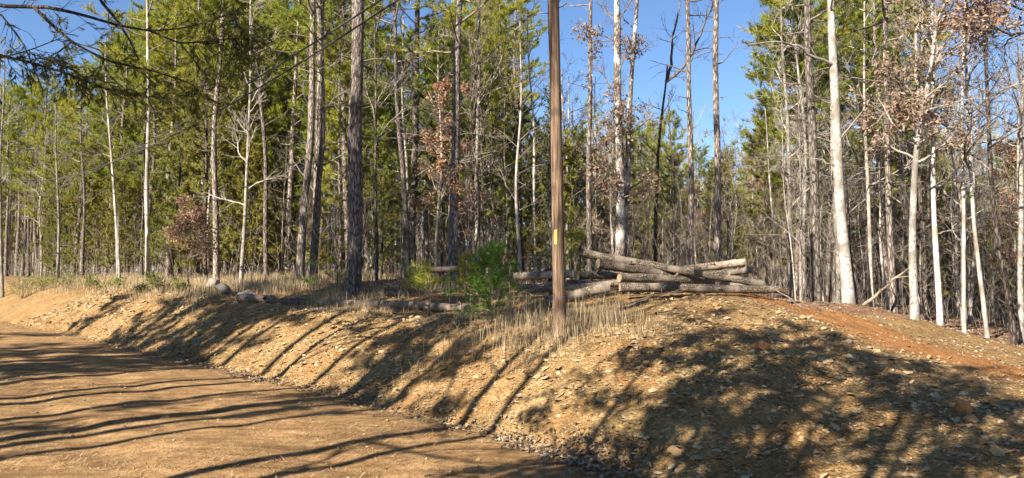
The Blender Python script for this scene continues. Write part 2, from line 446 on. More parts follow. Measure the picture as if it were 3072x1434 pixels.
mb = MB(); V, fc = octa(P, rad, rng.uniform(.3, .7, len(P)), rng.uniform(-.1, .25, len(P))); mb.add(V, fc)
g = mb.build("gravel", GRAVEL, smooth=False); tag(g, "small tan gravel stones scattered over the bare bank", "gravel", kind="stuff")
xy = rand_on(290, -9, 7, 6.5, 19, lambda x, y: kp_gravel(x, y) * (UD(x, y)[1] > 0) * np.clip(9 / y, 0, 1) ** 2)
protos = []
for k in range(6):
    mb = MB(); V, fc = octa(np.zeros((1, 3)), np.ones(1), np.array([random.uniform(.3, .65)]), np.zeros(1)); mb.add(V, fc)
    protos.append(mb.mesh("stone", GRAVEL, False))
for k, (x, y) in enumerate(xy):
    o = bpy.data.objects.new("stone", protos[k % 6]); COL.objects.link(o); o.parent = bank
    s_ = random.uniform(.02, .05) if random.random() < .85 else random.uniform(.05, .085)
    o.location = (x, y, h1(x, y) + .1 * s_); o.scale = (s_, s_ * random.uniform(.7, 1), s_); o.rotation_euler = (random.gauss(0, .2), random.gauss(0, .2), random.uniform(0, 6.28))
def leaves(P, size, flat=.35):
    n = len(P); a = rng.uniform(0, 6.28, n)
    ax = np.stack([np.cos(a), np.sin(a), rng.normal(0, flat, n)], -1); ax = unit(ax)
    bx = unit(np.cross(ax, np.stack([rng.normal(0, flat, n), rng.normal(0, flat, n), np.ones(n)], -1)))
    up = np.cross(bx, ax)
    s = size[:, None]; cu_ = rng.uniform(-.1, .45, n)[:, None] * s
    m0, m1 = P - ax * s * .5, P + ax * s * .5
    l, r = P + bx * s * .32 + up * cu_, P - bx * s * .32 + up * cu_
    V = np.stack([m0, r, m1, l], 1)
    Fc = np.array([[0, 1, 2], [0, 2, 3]])[None] + 4 * np.arange(n)[:, None, None]
    return V, Fc.reshape(-1, 3)
def kp_leaf(x, y):
    u, d = UD(x, y); wv = bank_w(u)
    k = .9 * np.exp(-((d + .05) / .28) ** 2) * (.4 + 1.2 * np.clip(vn(x * .8, y * .8) + .5, 0, 1))
    k += np.where(d > wv + 2.0, .55, 0) + np.where((d > 0) & (d <= wv + 2), .06, 0) + np.where(d < -.5, .01, 0)
    k += np.where((u > 0) & (d > .5), .025 + .12 * np.clip(vn(x * .8 + 60, y * .8) * 3, 0, 1), 0)
    return k * np.clip(12 / y, .3, 1)
xy = rand_on(9000, -24, 16, 6, 32, kp_leaf)
P = np.c_[xy, H(xy[:, 0], xy[:, 1]) + .012]
mb = MB(); V, fc = leaves(P, rng.uniform(.04, .085, len(P)) * (.9 + P[:, 1] * .015)); mb.add(V, fc)
xy = rand_on(2400, -14, 2.4, 6, 24, lambda x, y: np.exp(-((UD(x, y)[1] + .06 + .5 * vn(x * .6, y * .6 + 7)) / (.14 + .5 * np.clip(vn(x * .45 + 3, y * .45) + .3, 0, 1))) ** 2) * np.clip(vn(x * 1.2, y * 1.2) * 2 + .5, .0, 1) * np.clip(9 / y, .2, 1))
P = np.c_[xy, H(xy[:, 0], xy[:, 1]) + rng.uniform(.008, .04, len(xy))]
V, fc = leaves(P, rng.uniform(.045, .09, len(P))); mb.add(V, fc)
o = mb.build("leaf_litter", LITTER, smooth=False); tag(o, "dry brown fallen leaves gathered in the ditch and forest edge", "leaves", kind="stuff")
# the leaves in the ditch that can be picked out singly
protos = []
for k in range(5):
    mb = MB(); V, fc = leaves(np.zeros((1, 3)), np.ones(1), .15); mb.add(V, fc); protos.append(mb.mesh("fallen_leaf", LITTER, False))
xy = rand_on(160, -3, 2.2, 6.3, 13, lambda x, y: np.exp(-((UD(x, y)[1] + .02) / .22) ** 2))
for k, (x, y) in enumerate(xy):
    o = bpy.data.objects.new("fallen_leaf", protos[k % 5]); COL.objects.link(o); o.parent = road
    s_ = random.uniform(.06, .1); o.scale = (s_,) * 3; o.location = (x, y, h1(x, y) + .03)
    o.rotation_euler = (random.gauss(0, .3), random.gauss(0, .3), random.uniform(0, 6.28))
def kp_straw(x, y):
    u, d = UD(x, y); wv = bank_w(u)
    k = np.where(d < 0, .5, .35) + np.where((u > .5) & (d > wv - 1), .5, 0)
    return k * np.clip(vn(x * .7 + 3, y * 1.4) * 1.6 + .5, .05, 1) * np.clip(12 / y, .2, 1)
xy = rand_on(26000, -14, 10, 6, 22, kp_straw)
n = len(xy); P = np.c_[xy, H(xy[:, 0], xy[:, 1]) + .008]
a = rng.uniform(0, 6.28, n); L = rng.uniform(.05, .13, n)
dv = np.stack([np.cos(a), np.sin(a), rng.normal(0, .18, n)], -1) * L[:, None]
sv = np.stack([-np.sin(a), np.cos(a), np.zeros(n)], -1) * .0035
mb = MB(); mb.quads(np.stack([P - sv, P + sv, P + dv + sv, P + dv - sv], 1))
o = mb.build("pine_straw", STRAW, smooth=False); tag(o, "fallen brown pine needles strewn over the road and slope", "pine straw", kind="stuff")

# ------------------------------------------------------------------ tree growing
def wander(p, d, L, n, jit, up=0.0):
    pts = [np.array(p, float)]; d = unit(np.array(d, float))
    for k in range(n):
        d = unit(d + rng.normal(0, jit, 3) + np.array([0, 0, up]))
        pts.append(pts[-1] + d * L / n)
    return np.array(pts), d
def along(path, t):
    k = t * (len(path) - 1); i = min(int(k), len(path) - 2); f = k - i
    return path[i] * (1 - f) + path[i + 1] * f, unit(path[i + 1] - path[i])
def side_dir(d, ang):
    r = unit(rng.normal(0, 1, 3)); s = unit(np.cross(d, r)); return unit(d * math.cos(ang) + s * math.sin(ang))
def grow(mb, p, d, L, r, level, tips, maxlev, jit=.16, up=.05, nch=(0, 6, 5, 4), rmin=.004):
    n = (7, 6, 4, 3)[min(level, 3)]
    path, _ = wander(p, d, L, n, jit, up)
    mb.tube(path, np.linspace(r, max(rmin, r * .35), n + 1), (6, 5, 3, 3)[min(level, 3)])
    if level >= maxlev:
        tips.append((path[-1], path[len(path) // 2])); return path
    for k in range(nch[min(level, 3)]):
        t = rng.uniform(.25, 1.0); q, dd = along(path, t)
        grow(mb, q, side_dir(dd, rng.uniform(.45, 1.0)), L * rng.uniform(.35, .62) * (1.2 - .5 * t), max(rmin, r * .5 * (1.1 - .5 * t)), level + 1, tips, maxlev, jit, up, nch, rmin)
    return path
def tufts(mb, C, D, nb, length, width, spread=.9, back=.08):
    n = len(C)
    C = np.repeat(C, nb, 0); D = np.repeat(D, nb, 0)
    B = unit(D + rng.normal(0, spread, (n * nb, 3)) * .75)
    base = C - D * (rng.random((n * nb, 1)) * back * 2)
    Sd = unit(np.cross(B, rng.normal(0, 1, (n * nb, 3)))) * width * .5
    tip = base + B * length * rng.uniform(.7, 1.1, (n * nb, 1))
    mb.tris(np.stack([base - Sd, base + Sd, tip], 1))
def trunk_path(h, wob=.012, lean=(0, 0), n=22):
    z = np.linspace(-.25, h, n); ph = rng.uniform(0, 6.28, 4); t = z / h
    x = wob * h * (np.sin(t * 5 + ph[0]) * .6 + np.sin(t * 11 + ph[1]) * .25) + lean[0] * z
    y = wob * h * (np.sin(t * 5 + ph[2]) * .6 + np.sin(t * 11 + ph[3]) * .25) + lean[1] * z
    P = np.stack([x - x[0], y - y[0], z], -1); return P
def trunk_mesh(mb, path, r0, r1, sides=12, flare=.35):
    n = len(path); t = np.linspace(0, 1, n)
    r = r0 + (r1 - r0) * t ** .85
    zz = path[:, 2] - path[0, 2]
    r = r * (1 + flare * np.exp(-zz / (r0 * 2.2))) * (1 + .03 * rng.normal(0, 1, n))
    mb.tube(path, r, sides)
    return r
def pine_crown(br, fo, path, rr, zb, zt, spread, nl, nb=16, nl_len=.20, nw=.017, dead=10, dense=1.0):
    zs = path[:, 2]; ga = rng.uniform(0, 6.28); C, D = [], []; br.tube(path[zs > zb * .4], .006, 6)
    for k in range(nl + dead):
        isdead = k >= nl
        z = zb + (zt - zb) * ((k + rng.random()) / nl) ** .9 if not isdead else rng.uniform(zb * .45, zb * 1.1)
        p = np.array([np.interp(z, zs, path[:, 0]), np.interp(z, zs, path[:, 1]), z]); ga += 2.4 + rng.normal(0, .5)
        f = (z - zb) / (zt - zb + 1e-6)
        L = spread * (.35 + .65 * math.sin(math.pi * min(1, max(0, .22 + .74 * f)))) * rng.uniform(.65, 1.15) if not isdead else rng.uniform(.4, 1.6)
        el = rng.uniform(-.05, .35) + .5 * max(0, f)
        d = np.array([math.cos(ga) * math.cos(el), math.sin(ga) * math.cos(el), math.sin(el)])
        lp, _ = wander(p, d, L, 5, .13, -.01 if isdead else .05)
        r = max(.010, .016 * L)
        br.tube(lp, np.linspace(r, r * .35, 6), 4)
        if isdead:
            for q in range(2):
                a, dd = along(lp, rng.uniform(.4, .95)); tp, _ = wander(a, side_dir(dd, .8), L * .4, 3, .2); br.tube(tp, np.linspace(.007, .004, 4), 3)
            continue
        for q in range(int((5 + 3.2 * L) * dense)):
            t = rng.uniform(.35, 1.0); a, dd = along(lp, t)
            sd = side_dir(dd, rng.uniform(.4, 1.0)); sd[2] = abs(sd[2]) * .8 + .05; sd = unit(sd)
            tl = rng.uniform(.3, .75) * (1.25 - .5 * t)
            tp, td = wander(a, sd, tl, 3, .15, .1); br.tube(tp, np.linspace(.008, .004, 4), 3)
            for s in (1.0, .72, .45):
                c, cdir = along(tp, min(s, .999)); C.append(c); D.append(unit(cdir + np.array([0, 0, .25])))
    if C: tufts(fo, np.array(C), np.array(D), nb, nl_len, nw)
def leaf_quads(mb, C, n, size, rad):
    C = np.repeat(C, n, 0) + rng.normal(0, rad, (len(C) * n, 3))
    ax = unit(rng.normal(0, 1, C.shape) + np.array([0, 0, -.5])); bx = unit(np.cross(ax, rng.normal(0, 1, C.shape)))
    s = size * rng.uniform(.6, 1.2, (len(C), 1)); nrm = np.cross(ax, bx) * s * .18
    V = np.stack([C - ax * s * .5, C + bx * s * .28 + nrm, C + ax * s * .5, C - bx * s * .28 + nrm], 1)
    Fc = np.array([[0, 1, 2], [0, 2, 3]])[None] + 4 * np.arange(len(C))[:, None, None]
    mb.add(V, Fc.reshape(-1, 3))
def bare_crown(br, fo, path, rr, zb, zt, spread, nl, maxlev=3, leaf=None, leafn=0, leafsize=.1, rl=.03, nch=(0, 6, 5, 4), zleaf=None):
    zs = path[:, 2]; tips = []; ga = rng.uniform(0, 6.28); br.tube(path[zs > -.1], .004, 6)
    for k in range(nl):
        z = zb + (zt - zb) * (k + rng.random()) / nl
        p = np.array([np.interp(z, zs, path[:, 0]), np.interp(z, zs, path[:, 1]), z]); ga += 2.4 + rng.normal(0, .5)
        f = (z - zb) / (zt - zb + 1e-6); el = rng.uniform(.25, .8) + .35 * f
        L = spread * rng.uniform(.6, 1.1) * (1.05 - .45 * f)
        d = np.array([math.cos(ga) * math.cos(el), math.sin(ga) * math.cos(el), math.sin(el)])
        grow(br, p, d, L, rl * (1.1 - .6 * f), 1, tips, maxlev, nch=nch)
    if leaf and tips:
        C = np.array([a for a, b in tips] + [b for a, b in tips])
        if zleaf: C = C[(C[:, 2] > zleaf[0]) & (C[:, 2] < zleaf[1])]
        cl = np.array([vn(c[0] * .9 + c[2], c[1] * .9 + c[2] * .7) for c in C]); C = C[cl > -.05]
        if len(C): leaf_quads(fo, C, leafn, leafsize, .09)
def cedar_crown(br, fo, path, h, wid, nl=90, zb=.4, dens=1.0, tl=.085, tw=.03):
    C, D = [], []; ga = 0; zs = path[:, 2]
    for k in range(nl):
        f = ((k + rng.random()) / nl) ** .85; z = zb + (h - zb) * f; ga += 2.4 + rng.normal(0, .4)
        p = np.array([np.interp(z, zs, path[:, 0]), np.interp(z, zs, path[:, 1]), z])
        L = wid * (.25 + .75 * (1 - f) ** .7) * rng.uniform(.55, 1.2); el = rng.uniform(.1, .6)
        d = np.array([math.cos(ga) * math.cos(el), math.sin(ga) * math.cos(el), math.sin(el)])
        lp, _ = wander(p, d, L, 4, .14, .06); br.tube(lp, np.linspace(.012, .004, 5), 3)
        for q in range(int((5 + 9 * L) * dens)):
            a, dd = along(lp, rng.uniform(.3, 1)); sd = unit(side_dir(dd, rng.uniform(.3, 1.0)) + np.array([0, 0, .15]))
            l2 = rng.uniform(.12, .32)
            for s in (.25, .5, .75, 1):
                C.append(a + sd * l2 * s); D.append(sd)
    tufts(fo, np.array(C), np.array(D), 8, tl, tw, .8, .03)

def make(name, label, cat, loc, tm, bm_, fm, bark, twig, leafm, group=None, rotz=0, crown_name="foliage"):
    o = thing(name, label, cat, loc, group); o.rotation_euler.z = rotz
    tm.build("trunk", bark, o)
    if bm_ and (bm_.v or bm_.buf): bm_.build("branches", twig, o)
    if fm and (fm.v or fm.buf): fm.build("crown", leafm, o, smooth=False)
    return o

# ------------------------------------------------------------------ the utility pole and its wires
def pole_at(px, py, Y, label, r0, hgt, tagplate):
    b = at(px, py, Y); z0 = h1(b[0], b[1])
    o = thing("utility_pole", label, "utility pole", (b[0], b[1], z0))
    n = 40; z = np.linspace(-.4, hgt, n)
    mb = MB(); V = mb.tube(np.stack([z * -.016, 0 * z, z], -1), np.linspace(r0, r0 * .62, n), 40)
    m, t, bs = newmat("pole_wood", .85, .15)
    v = coords(t, "Object", (26, 26, .9)); no = N(t, "ShaderNodeTexNoise", Scale=1.6, Detail=7.0, Roughness=.7); t.links.new(v, no.inputs[0])
    n2 = N(t, "ShaderNodeTexNoise", Scale=2.0, Detail=3.0); t.links.new(coords(t, "Object", (1, 1, .5)), n2.inputs[0])
    c1 = ramp(t, no.outputs[0], [(.36, (.04, .025, .016)), (.5, (.155, .10, .064)), (.66, (.29, .205, .14))]).outputs[0]
    c2 = ramp(t, n2.outputs[0], [(.35, (.75, .72, .7)), (.65, (1.1, 1.08, 1.05))]).outputs[0]
    t.links.new(mixc(t, 1.0, c1, c2, 'MULTIPLY'), bs.inputs["Base Color"]); bump(t, bs, no.outputs[0], .012)
    mb.build("shaft", m, o)
    # crossing hardware near the top
    mm, t, bs = newmat("pole_hardware", .5, .5); bs.inputs["Base Color"].default_value = (.2, .2, .2, 1); bs.inputs["Metallic"].default_value = .8
    for zz in (6.7, 6.8):
        mb = MB(); mb.tube([(-.36, -.1, zz), (0, -.1, zz)], [.03, .03], 8); mb.build("bracket", mm, o)
    if tagplate:
        # narrow yellow plate with a column of small dark characters, wrapped on the shaft
        pz0, pz1 = at(1660, 733, b[1])[2] - z0, at(1660, 690, b[1])[2] - z0
        a0 = math.atan2(-1, 0) - math.asin(min(.95, .46)); rr = r0 * (1 - .38 * pz0 / hgt) + .004
        hw = .020 / rr; ox = -.016 * (pz0 + pz1) / 2
        q = MB(); aa = np.linspace(a0 - hw, a0 + hw, 5)
        for k in range(4):
            q.quads([[(rr * math.cos(aa[k]), rr * math.sin(aa[k]), pz0), (rr * math.cos(aa[k + 1]), rr * math.sin(aa[k + 1]), pz0), (rr * math.cos(aa[k + 1]), rr * math.sin(aa[k + 1]), pz1), (rr * math.cos(aa[k]), rr * math.sin(aa[k]), pz1)]])
        q.v = [v + np.array([ox, 0, 0]) for v in q.v]
        mt, t, bs = newmat("yellow_plate", .5, .4); bs.inputs["Base Color"].default_value = (.50, .38, .06, 1)
        pl = q.build("tag_plate", mt, o); pl["label"] = "narrow vertical yellow tag plate"
        q = MB(); rr += .002
        for k in range(9):
            za = pz0 + (pz1 - pz0) * (.2 + .62 * k / 9); zb = za + (pz1 - pz0) * .045
            for (u0, u1) in ((-.3, .3), (-.3, -.1)) if k % 2 else ((-.3, .1), (.15, .35)):
                q.quads([[(rr * math.cos(a0 + hw * u0), rr * math.sin(a0 + hw * u0), za), (rr * math.cos(a0 + hw * u1), rr * math.sin(a0 + hw * u1), za), (rr * math.cos(a0 + hw * u1), rr * math.sin(a0 + hw * u1), zb), (rr * math.cos(a0 + hw * u0), rr * math.sin(a0 + hw * u0), zb)]])
                za, zb = za, zb
        q.v = [v + np.array([ox, 0, 0]) for v in q.v]
        mk, t, bs = newmat("black_print", .6, .3); bs.inputs["Base Color"].default_value = (.02, .02, .02, 1)
        q.build("characters", mk, pl)
    return o, b, z0
pole, PB, PZ = pole_at(1680, 975, 11.2, "brown wooden utility pole with a yellow tag standing in dry grass", .102, 9.5, True)
WIRE, t, bs = newmat("cable", .6, .3); bs.inputs["Base Color"].default_value = (.04, .04, .04, 1)
for k, (pz, qz, sag, ex, ey) in enumerate(((6.7, 8.25, 2.5, -40, 54), (6.8, 7.75, 2.0, -60, 80))):
    a = np.array([PB[0] - .22, PB[1] - .1, PZ + pz]); far = np.array([ex, ey, h1(ex, ey)]); c = far + np.array([0, 0, qz])
    fo_ = thing("utility_pole", ("nearer" if k == 0 else "farther") + " of two poles in the woods carrying the cables", "utility pole", far)
    mb = MB(); mb.tube([(0, 0, -.4), (0, 0, qz + .6)], [.14, .1], 16); mb.build("shaft", bpy.data.materials["pole_wood"], fo_)
    tt = np.linspace(0, 1, 60)[:, None]
    path = a * (1 - tt) + c * tt - np.array([0, 0, 1.0]) * (tt * (1 - tt)) * sag * 4
    mb = MB(); mb.tube(path, .02, 6)
    tag(mb.build("power_cable", WIRE), ("lower" if k == 0 else "upper") + " of two dark cables running from the utility pole to the left", "cable", "cables leaving the utility pole")

# ------------------------------------------------------------------ logs
rng = np.random.default_rng(32); random.seed(32)
def wood_end_mat():
    m, t, b = newmat("cut_wood", .85, .15)
    a = t.nodes.new("ShaderNodeAttribute"); a.attribute_name = "ring"
    no = N(t, "ShaderNodeTexNoise", Scale=18.0, Detail=4.0); t.links.new(coords(t), no.inputs[0])
    mu = t.nodes.new("ShaderNodeMath"); mu.operation = 'MULTIPLY_ADD'; mu.inputs[1].default_value = 45; t.links.new(a.outputs["Fac"], mu.inputs[0]); t.links.new(no.outputs[0], mu.inputs[2])
    si = t.nodes.new("ShaderNodeMath"); si.operation = 'SINE'; t.links.new(mu.outputs[0], si.inputs[0])
    c = ramp(t, si.outputs[0], [(0, (.31, .215, .125)), (1, (.45, .335, .21))]).outputs[0]
    c2 = ramp(t, no.outputs[0], [(.3, (.6, .58, .55)), (.7, (1.1, 1.1, 1.1))]).outputs[0]
    t.links.new(mixc(t, 1., c, c2, 'MULTIPLY'), b.inputs["Base Color"]); return m
CUT = wood_end_mat()
def log(P, Q, ra, rb, label, m=LOG_BARK, group=None, bend=.009):
    P, Q = np.array(P, float), np.array(Q, float); mid = (P + Q) / 2
    o = thing("log", label, "log", mid, group)
    n = 26; t = np.linspace(0, 1, n)[:, None]; path = (P - mid) * (1 - t) + (Q - mid) * t
    Ln = np.linalg.norm(Q - P); ph = rng.uniform(0, 6.28, 2)
    path[:, 2] += bend * Ln * .3 * np.sin(t[:, 0] * 3.14 * 1.7 + ph[0]); path[:, 1] += bend * Ln * .3 * np.sin(t[:, 0] * 3.14 * 1.4 + ph[1])
    mb = MB(); rr = np.linspace(ra, rb, n) * (1 + .05 * rng.normal(0, 1, n))
    sides = 18; V = mb.tube(path, rr, sides)
    V2 = mb.v[-1].reshape(n, sides, 3); cen = path[:, None]
    V2[:] = cen + (V2 - cen) * (1 + .035 * rng.normal(0, 1, (n, sides, 1)))
    mb.build("bark", m, o)
    for q in range(rng.integers(2, 5)):
        a, dd = along(path, rng.uniform(.1, .9)); sd = side_dir(dd, rng.uniform(1.0, 1.4)); sd[2] = abs(sd[2]); L_ = ra * rng.uniform(1.15, 2.0)
        st = MB(); st.tube([a + sd * ra * .6, a + sd * (ra * .6 + L_) * .7, a + sd * (ra * .6 + L_) * .85], [ra * .28, ra * .2, ra * .16], 7); st.build("branch_stub", m, o)
    for e in (0, n - 1):
        e_in = path[1] - path[0] if e == 0 else path[-2] - path[-1]; off = -unit(e_in) * .003
        ring = V2[e]; c = path[e]
        vs = [c + off] + [c + (v - c) * .5 + off for v in ring] + [c + (v - c) * .93 + off for v in ring]
        fc = [[0, 1 + k, 1 + (k + 1) % sides] for k in range(sides)]
        m3 = MB(); m3.add(vs, fc, [0] + [.5] * sides + [1.] * sides)
        m3.f.append(np.array([[1 + k, 1 + sides + k, 1 + sides + (k + 1) % sides, 1 + (k + 1) % sides] for k in range(sides)]))
        m3.build("cut_end", CUT, o)
    return o
g_ = "logs of the pile"
LG = [((1751, 762, 15.2), (2290, 851, 14.6), .085, .072, "long topmost log of the pile, propped up high at one end"),
      ((1794, 790, 14.6), (2140, 846, 15.3), .105, .085, "thick log with a pale sawn end, second from the top of the pile"),
      ((1858, 833, 14.3), (2120, 842, 15.2), .095, .08, "log in the middle of the pile, just above the longest ground log"),
      ((1860, 862, 13.9), (2338, 868, 14.3), .09, .072, "long straight log lying on bare ground at the front of the pile"),
      ((1636, 905, 13.4), (1826, 862, 13.6), .09, .098, "short pale log with round sawn end poking out of dry grass"),
      ((2040, 808, 17.2), (2236, 787, 17.0), .085, .088, "pale log sticking up at the far end of the pile"),
      ((2120, 824, 16.8), (2260, 810, 16.8), .075, .075, "dark log beneath the raised pale log at the pile's far end"),
      ((1545, 828, 15.6), (1727, 822, 14.9), .075, .08, "dark log with sawn end showing beside the utility pole"),
      ((1738, 826, 15.6), (1905, 826, 15.8), .085, .08, "shaded log under the propped end of the topmost log"),
      ((1548, 862, 14.7), (1700, 846, 14.7), .05, .05, "thin dark log low in the pile behind the pine sapling"),
      ((1590, 872, 14.4), (1840, 850, 14.6), .06, .06, "slim shaded log resting on the ground behind the short pale log"),
      ((1700, 850, 15.2), (1900, 852, 15.4), .08, .08, "buried log at the base of the pile"),
      ((1950, 850, 15.6), (2290, 862, 15.8), .085, .075, "log at the base of the pile behind the long straight one"),
      ((1990, 832, 16.4), (2270, 838, 16.5), .08, .075, "rear log under the tall end of the pile")]
for (a, b, ra, rb, lab) in LG:
    log(at(*a), at(*b), ra, rb, lab, LOG_BARK, g_)
def edge_log(pa, pb, r, lab):
    A, B = on_ground(*pa), on_ground(*pb)
    A = A.copy(); B = B.copy(); A[2] = h1(A[0], A[1]) + r * .85; B[2] = h1(B[0], B[1]) + r * .85
    log(A, B, r, r * .9, lab, OLD_LOG, "weathered logs edging the bank", .01)
edge_log((716, 905), (822, 908), .12, "dark weathered log with a blackened end edging the bank by the boulders")
edge_log((846, 912), (922, 914), .09, "short weathered log half hidden in grass on the bank edge")
edge_log((950, 917), (1140, 922), .09, "grey weathered log in dry grass along the bank edge")
edge_log((1150, 922), (1405, 935), .09, "long grey weathered log ending behind the pine sapling")
A = at(1230, 812, 21); B = at(1400, 806, 21)
log(A, B, .09, .08, "dark fallen trunk lying in the woods behind the pine sapling", OLD_LOG)
# dead sticks
for k, (pts, r, lab) in enumerate([
    ([(2590, 918, 18.6), (2650, 865, 18.8), (2722, 806, 19.2)], .045, "long dead pole leaning between the pale trunks"),
    ([(1350, 868, 13.6), (1450, 845, 13.8), (1540, 838, 14)], .014, "thin dead stick lying behind the pine sapling"),
    ([(1560, 870, 13.8), (1640, 850, 13.9)], .02, "pale broken stick by the foot of the utility pole"),
    ([(1900, 905, 12.6), (1990, 880, 12.9), (2060, 872, 13)], .016, "dark dead branch on the ground before the log pile"),
    ([(2330, 870, 14), (2380, 905, 13.8), (2420, 935, 13.6)], .012, "thin fallen branch at the end of the long straight log")]):
    pp = np.array([at(*p) for p in pts]); path = np.array([along(pp, t)[0] for t in np.linspace(0, .999, 8)]) + rng.normal(0, .012, (8, 3))
    mb = MB(); mb.tube(path, np.linspace(r, r * .5, 8), 6)
    for q in range(3):
        a, dd = along(path, rng.uniform(.3, .9)); tp, _ = wander(a, side_dir(dd, .7), .35, 3, .15); mb.tube(tp, np.linspace(r * .4, r * .2, 4), 4)
    tag(mb.build("dead_branch", LOG_BARK if k == 0 else TWIG), lab, "branch")

# ------------------------------------------------------------------ rocks
rng = np.random.default_rng(33); random.seed(33)
def rock(px, py, size, label, m, sq=(1, .8, .7), name="rock", lift=.25, planes=14):
    p = on_ground(px, py); bm = bmesh.new(); bmesh.ops.create_icosphere(bm, subdivisions=3, radius=1)
    pl = [(unit(rng.normal(0, 1, 3)), rng.uniform(.5, .85)) for _ in range(planes)]
    for v in bm.verts:
        c = np.array(v.co)
        for n_, o_ in pl:
            e = c @ n_ - o_
            if e > 0: c = c - n_ * e
        c = c * np.array(sq) * size * (1 + .06 * vn(c[0] * 3 + 7, c[1] * 3 + c[2] * 2))
        v.co = c
    me = bpy.data.meshes.new(name); bm.to_mesh(me); bm.free(); me.materials.append(m)
    for q in me.polygons: q.use_smooth = False
    o = bpy.data.objects.new(name, me); COL.objects.link(o); o.location = (p[0], p[1], h1(p[0], p[1]) + size * sq[2] * lift); o.rotation_euler.z = rng.uniform(0, 6.28)
    return tag(o, label, "rock")
rock(2285, 1045, .15, "rounded orange rock in the shade on the slope", CLAYROCK, (1, .8, .55))
rock(2232, 985, .12, "flat orange rock at the edge of the shade near the log pile", CLAYROCK, (1, .8, .4))
rock(2885, 1240, .125, "upright angular orange rock on the shaded slope", CLAYROCK, (.95, .65, .95), lift=.4)
rock(2918, 1265, .095, "squat orange rock lying against the upright angular one", CLAYROCK, (1, .8, .6))
rock(2150, 920, .09, "small orange clod on the sunny ground before the logs", CLAYROCK, (1, .8, .6))
rock(2320, 1180, .10, "flat reddish rock among gravel on the slope", CLAYROCK, (1.1, .6, .35))
rock(636, 872, .34, "grey lichen spotted boulder at the bank edge", GREYROCK, (.9, .8, .9), lift=.75)
rock(668, 884, .30, "pale boulder leaning on the grey lichen spotted one", GREYROCK, (1, .7, .8), lift=.65)
rock(740, 893, .26, "low pale rock behind the blackened log end", GREYROCK, (1.1, .7, .5), lift=.9)

# ------------------------------------------------------------------ trees that can be picked out in the photograph
rng = np.random.default_rng(34); random.seed(34)
def px_path(pts, Y, h):
    """trunk through photo points at depth Y, starting on the ground; continued upward to height h"""
    b = at(pts[0][0], pts[0][1], Y); z0 = h1(b[0], b[1])
    W = [np.array([b[0], Y, z0])] + [at(p[0], p[1], Y) for p in pts[1:]]
    W = np.array([q - W[0] for q in W])
    if W[-1][2] < h:
        d = (W[-1] - W[-2]) / max(.5, np.linalg.norm(W[-1] - W[-2])); d = unit(d * .5 + np.array([0, 0, .7]))
        W = np.vstack([W, W[-1] + d * (h - W[-1][2]) / d[2]])
    zs = np.concatenate([[-.3], np.linspace(0.05, W[-1][2], 30)]); ph = rng.uniform(0, 6.28, 2)
    from_x = np.interp(zs, W[:, 2], W[:, 0]); yy = .08 * np.sin(zs * .5 + ph[0]) - .08 * math.sin(ph[0])
    k = np.ones(5) / 5; fx = np.convolve(np.pad(from_x, 2, 'edge'), k, 'valid')
    fx = fx + .02 * np.sin(zs * 1.1 + ph[1])
    return np.array([b[0], Y, z0]), np.stack([fx, yy, zs], -1)
def limb_px(mb, base, pts, Y, r0, r1, dy=0, tips=None, twigs=8):
    W = np.array([at(p[0], p[1], Y + dy * k / max(1, len(pts) - 1)) - base for k, p in enumerate(pts)])
    path = np.array([along(W, t)[0] for t in np.linspace(0, .999, 14)]); path[1:] += rng.normal(0, .02, (13, 3))
    mb.tube(path, np.linspace(r0, r1, 14), 7)
    tp = [] if tips is None else tips
    for k in range(twigs):
        q, dd = along(path, rng.uniform(.2, 1)); grow(mb, q, side_dir(dd, rng.uniform(.5, .9)), rng.uniform(.5, 1.3), max(.006, r1 * .8), 2, tp, 3, .2, .06)
    return path
def main(kind, pts, Y, wpx, h, label, bark=None, zb=None, cat="tree", name=None, limbs=(), zleaf=None, nl=None, spread=None):
    base, path = px_path(pts, Y, h); r0 = wpx / F * Y / 2; r1 = max(.02, r0 * .3)
    tm, br, fo = MB(), MB(), MB(); trunk_mesh(tm, path, r0, r1, 14)
    twig, lm = TWIG, OAKLEAF; tips = []
    if limbs: br.tube(path[path[:, 2] > 0], .005, 6)
    for L in limbs:
        limb_px(br, base, L[0], Y, L[1], L[2], L[3] if len(L) > 3 else .5, tips, L[4] if len(L) > 4 else 8)
    if kind == "pine":
        lm = NEEDLE; pine_crown(br, fo, path, None, zb or 9.5, h, spread or 2.4, nl or 34, dead=14); bark = bark or PINE_BARK
    elif kind == "bare":
        twig = PALE_TWIG if bark in (PALE_BARK, WHITE_BARK) else TWIG; bare_crown(br, None, path, None, zb or 4, h * .97, spread or 2.2, nl or 14); bark = bark or GREY_BARK
    elif kind == "oak":
        twig = PALE_TWIG if bark in (PALE_BARK, WHITE_BARK) else TWIG
        bare_crown(br, fo, path, None, zb or 3, h * .97, spread or 2.2, nl or 18, leaf=True, leafn=4, leafsize=.12, zleaf=zleaf); bark = bark or LICHEN_BARK
        if tips: leaf_quads(fo, np.array([a for a, b in tips]), 6, .12, .1)
    o = make(name or ("pine_tree" if kind == "pine" else "oak_tree" if kind == "oak" else "bare_tree"), label, cat, base, tm, br, fo, bark or GREY_BARK, twig, lm)
    return o
main("pine", [(1060, 839), (1066, 560), (1078, 0)], 21, 46, 21, "thickest grey pine trunk with a smaller trunk close beside it")
main("pine", [(1051, 830), (1056, 450), (1062, 0)], 23, 24, 20, "slimmer pine trunk standing close against the thickest pine")
main("pine", [(898, 809), (910, 680), (925, 562), (938, 225), (936, 0)], 25, 26, 20, "pine with a trunk leaning right at the foot, one of a close pair", zb=8.5)
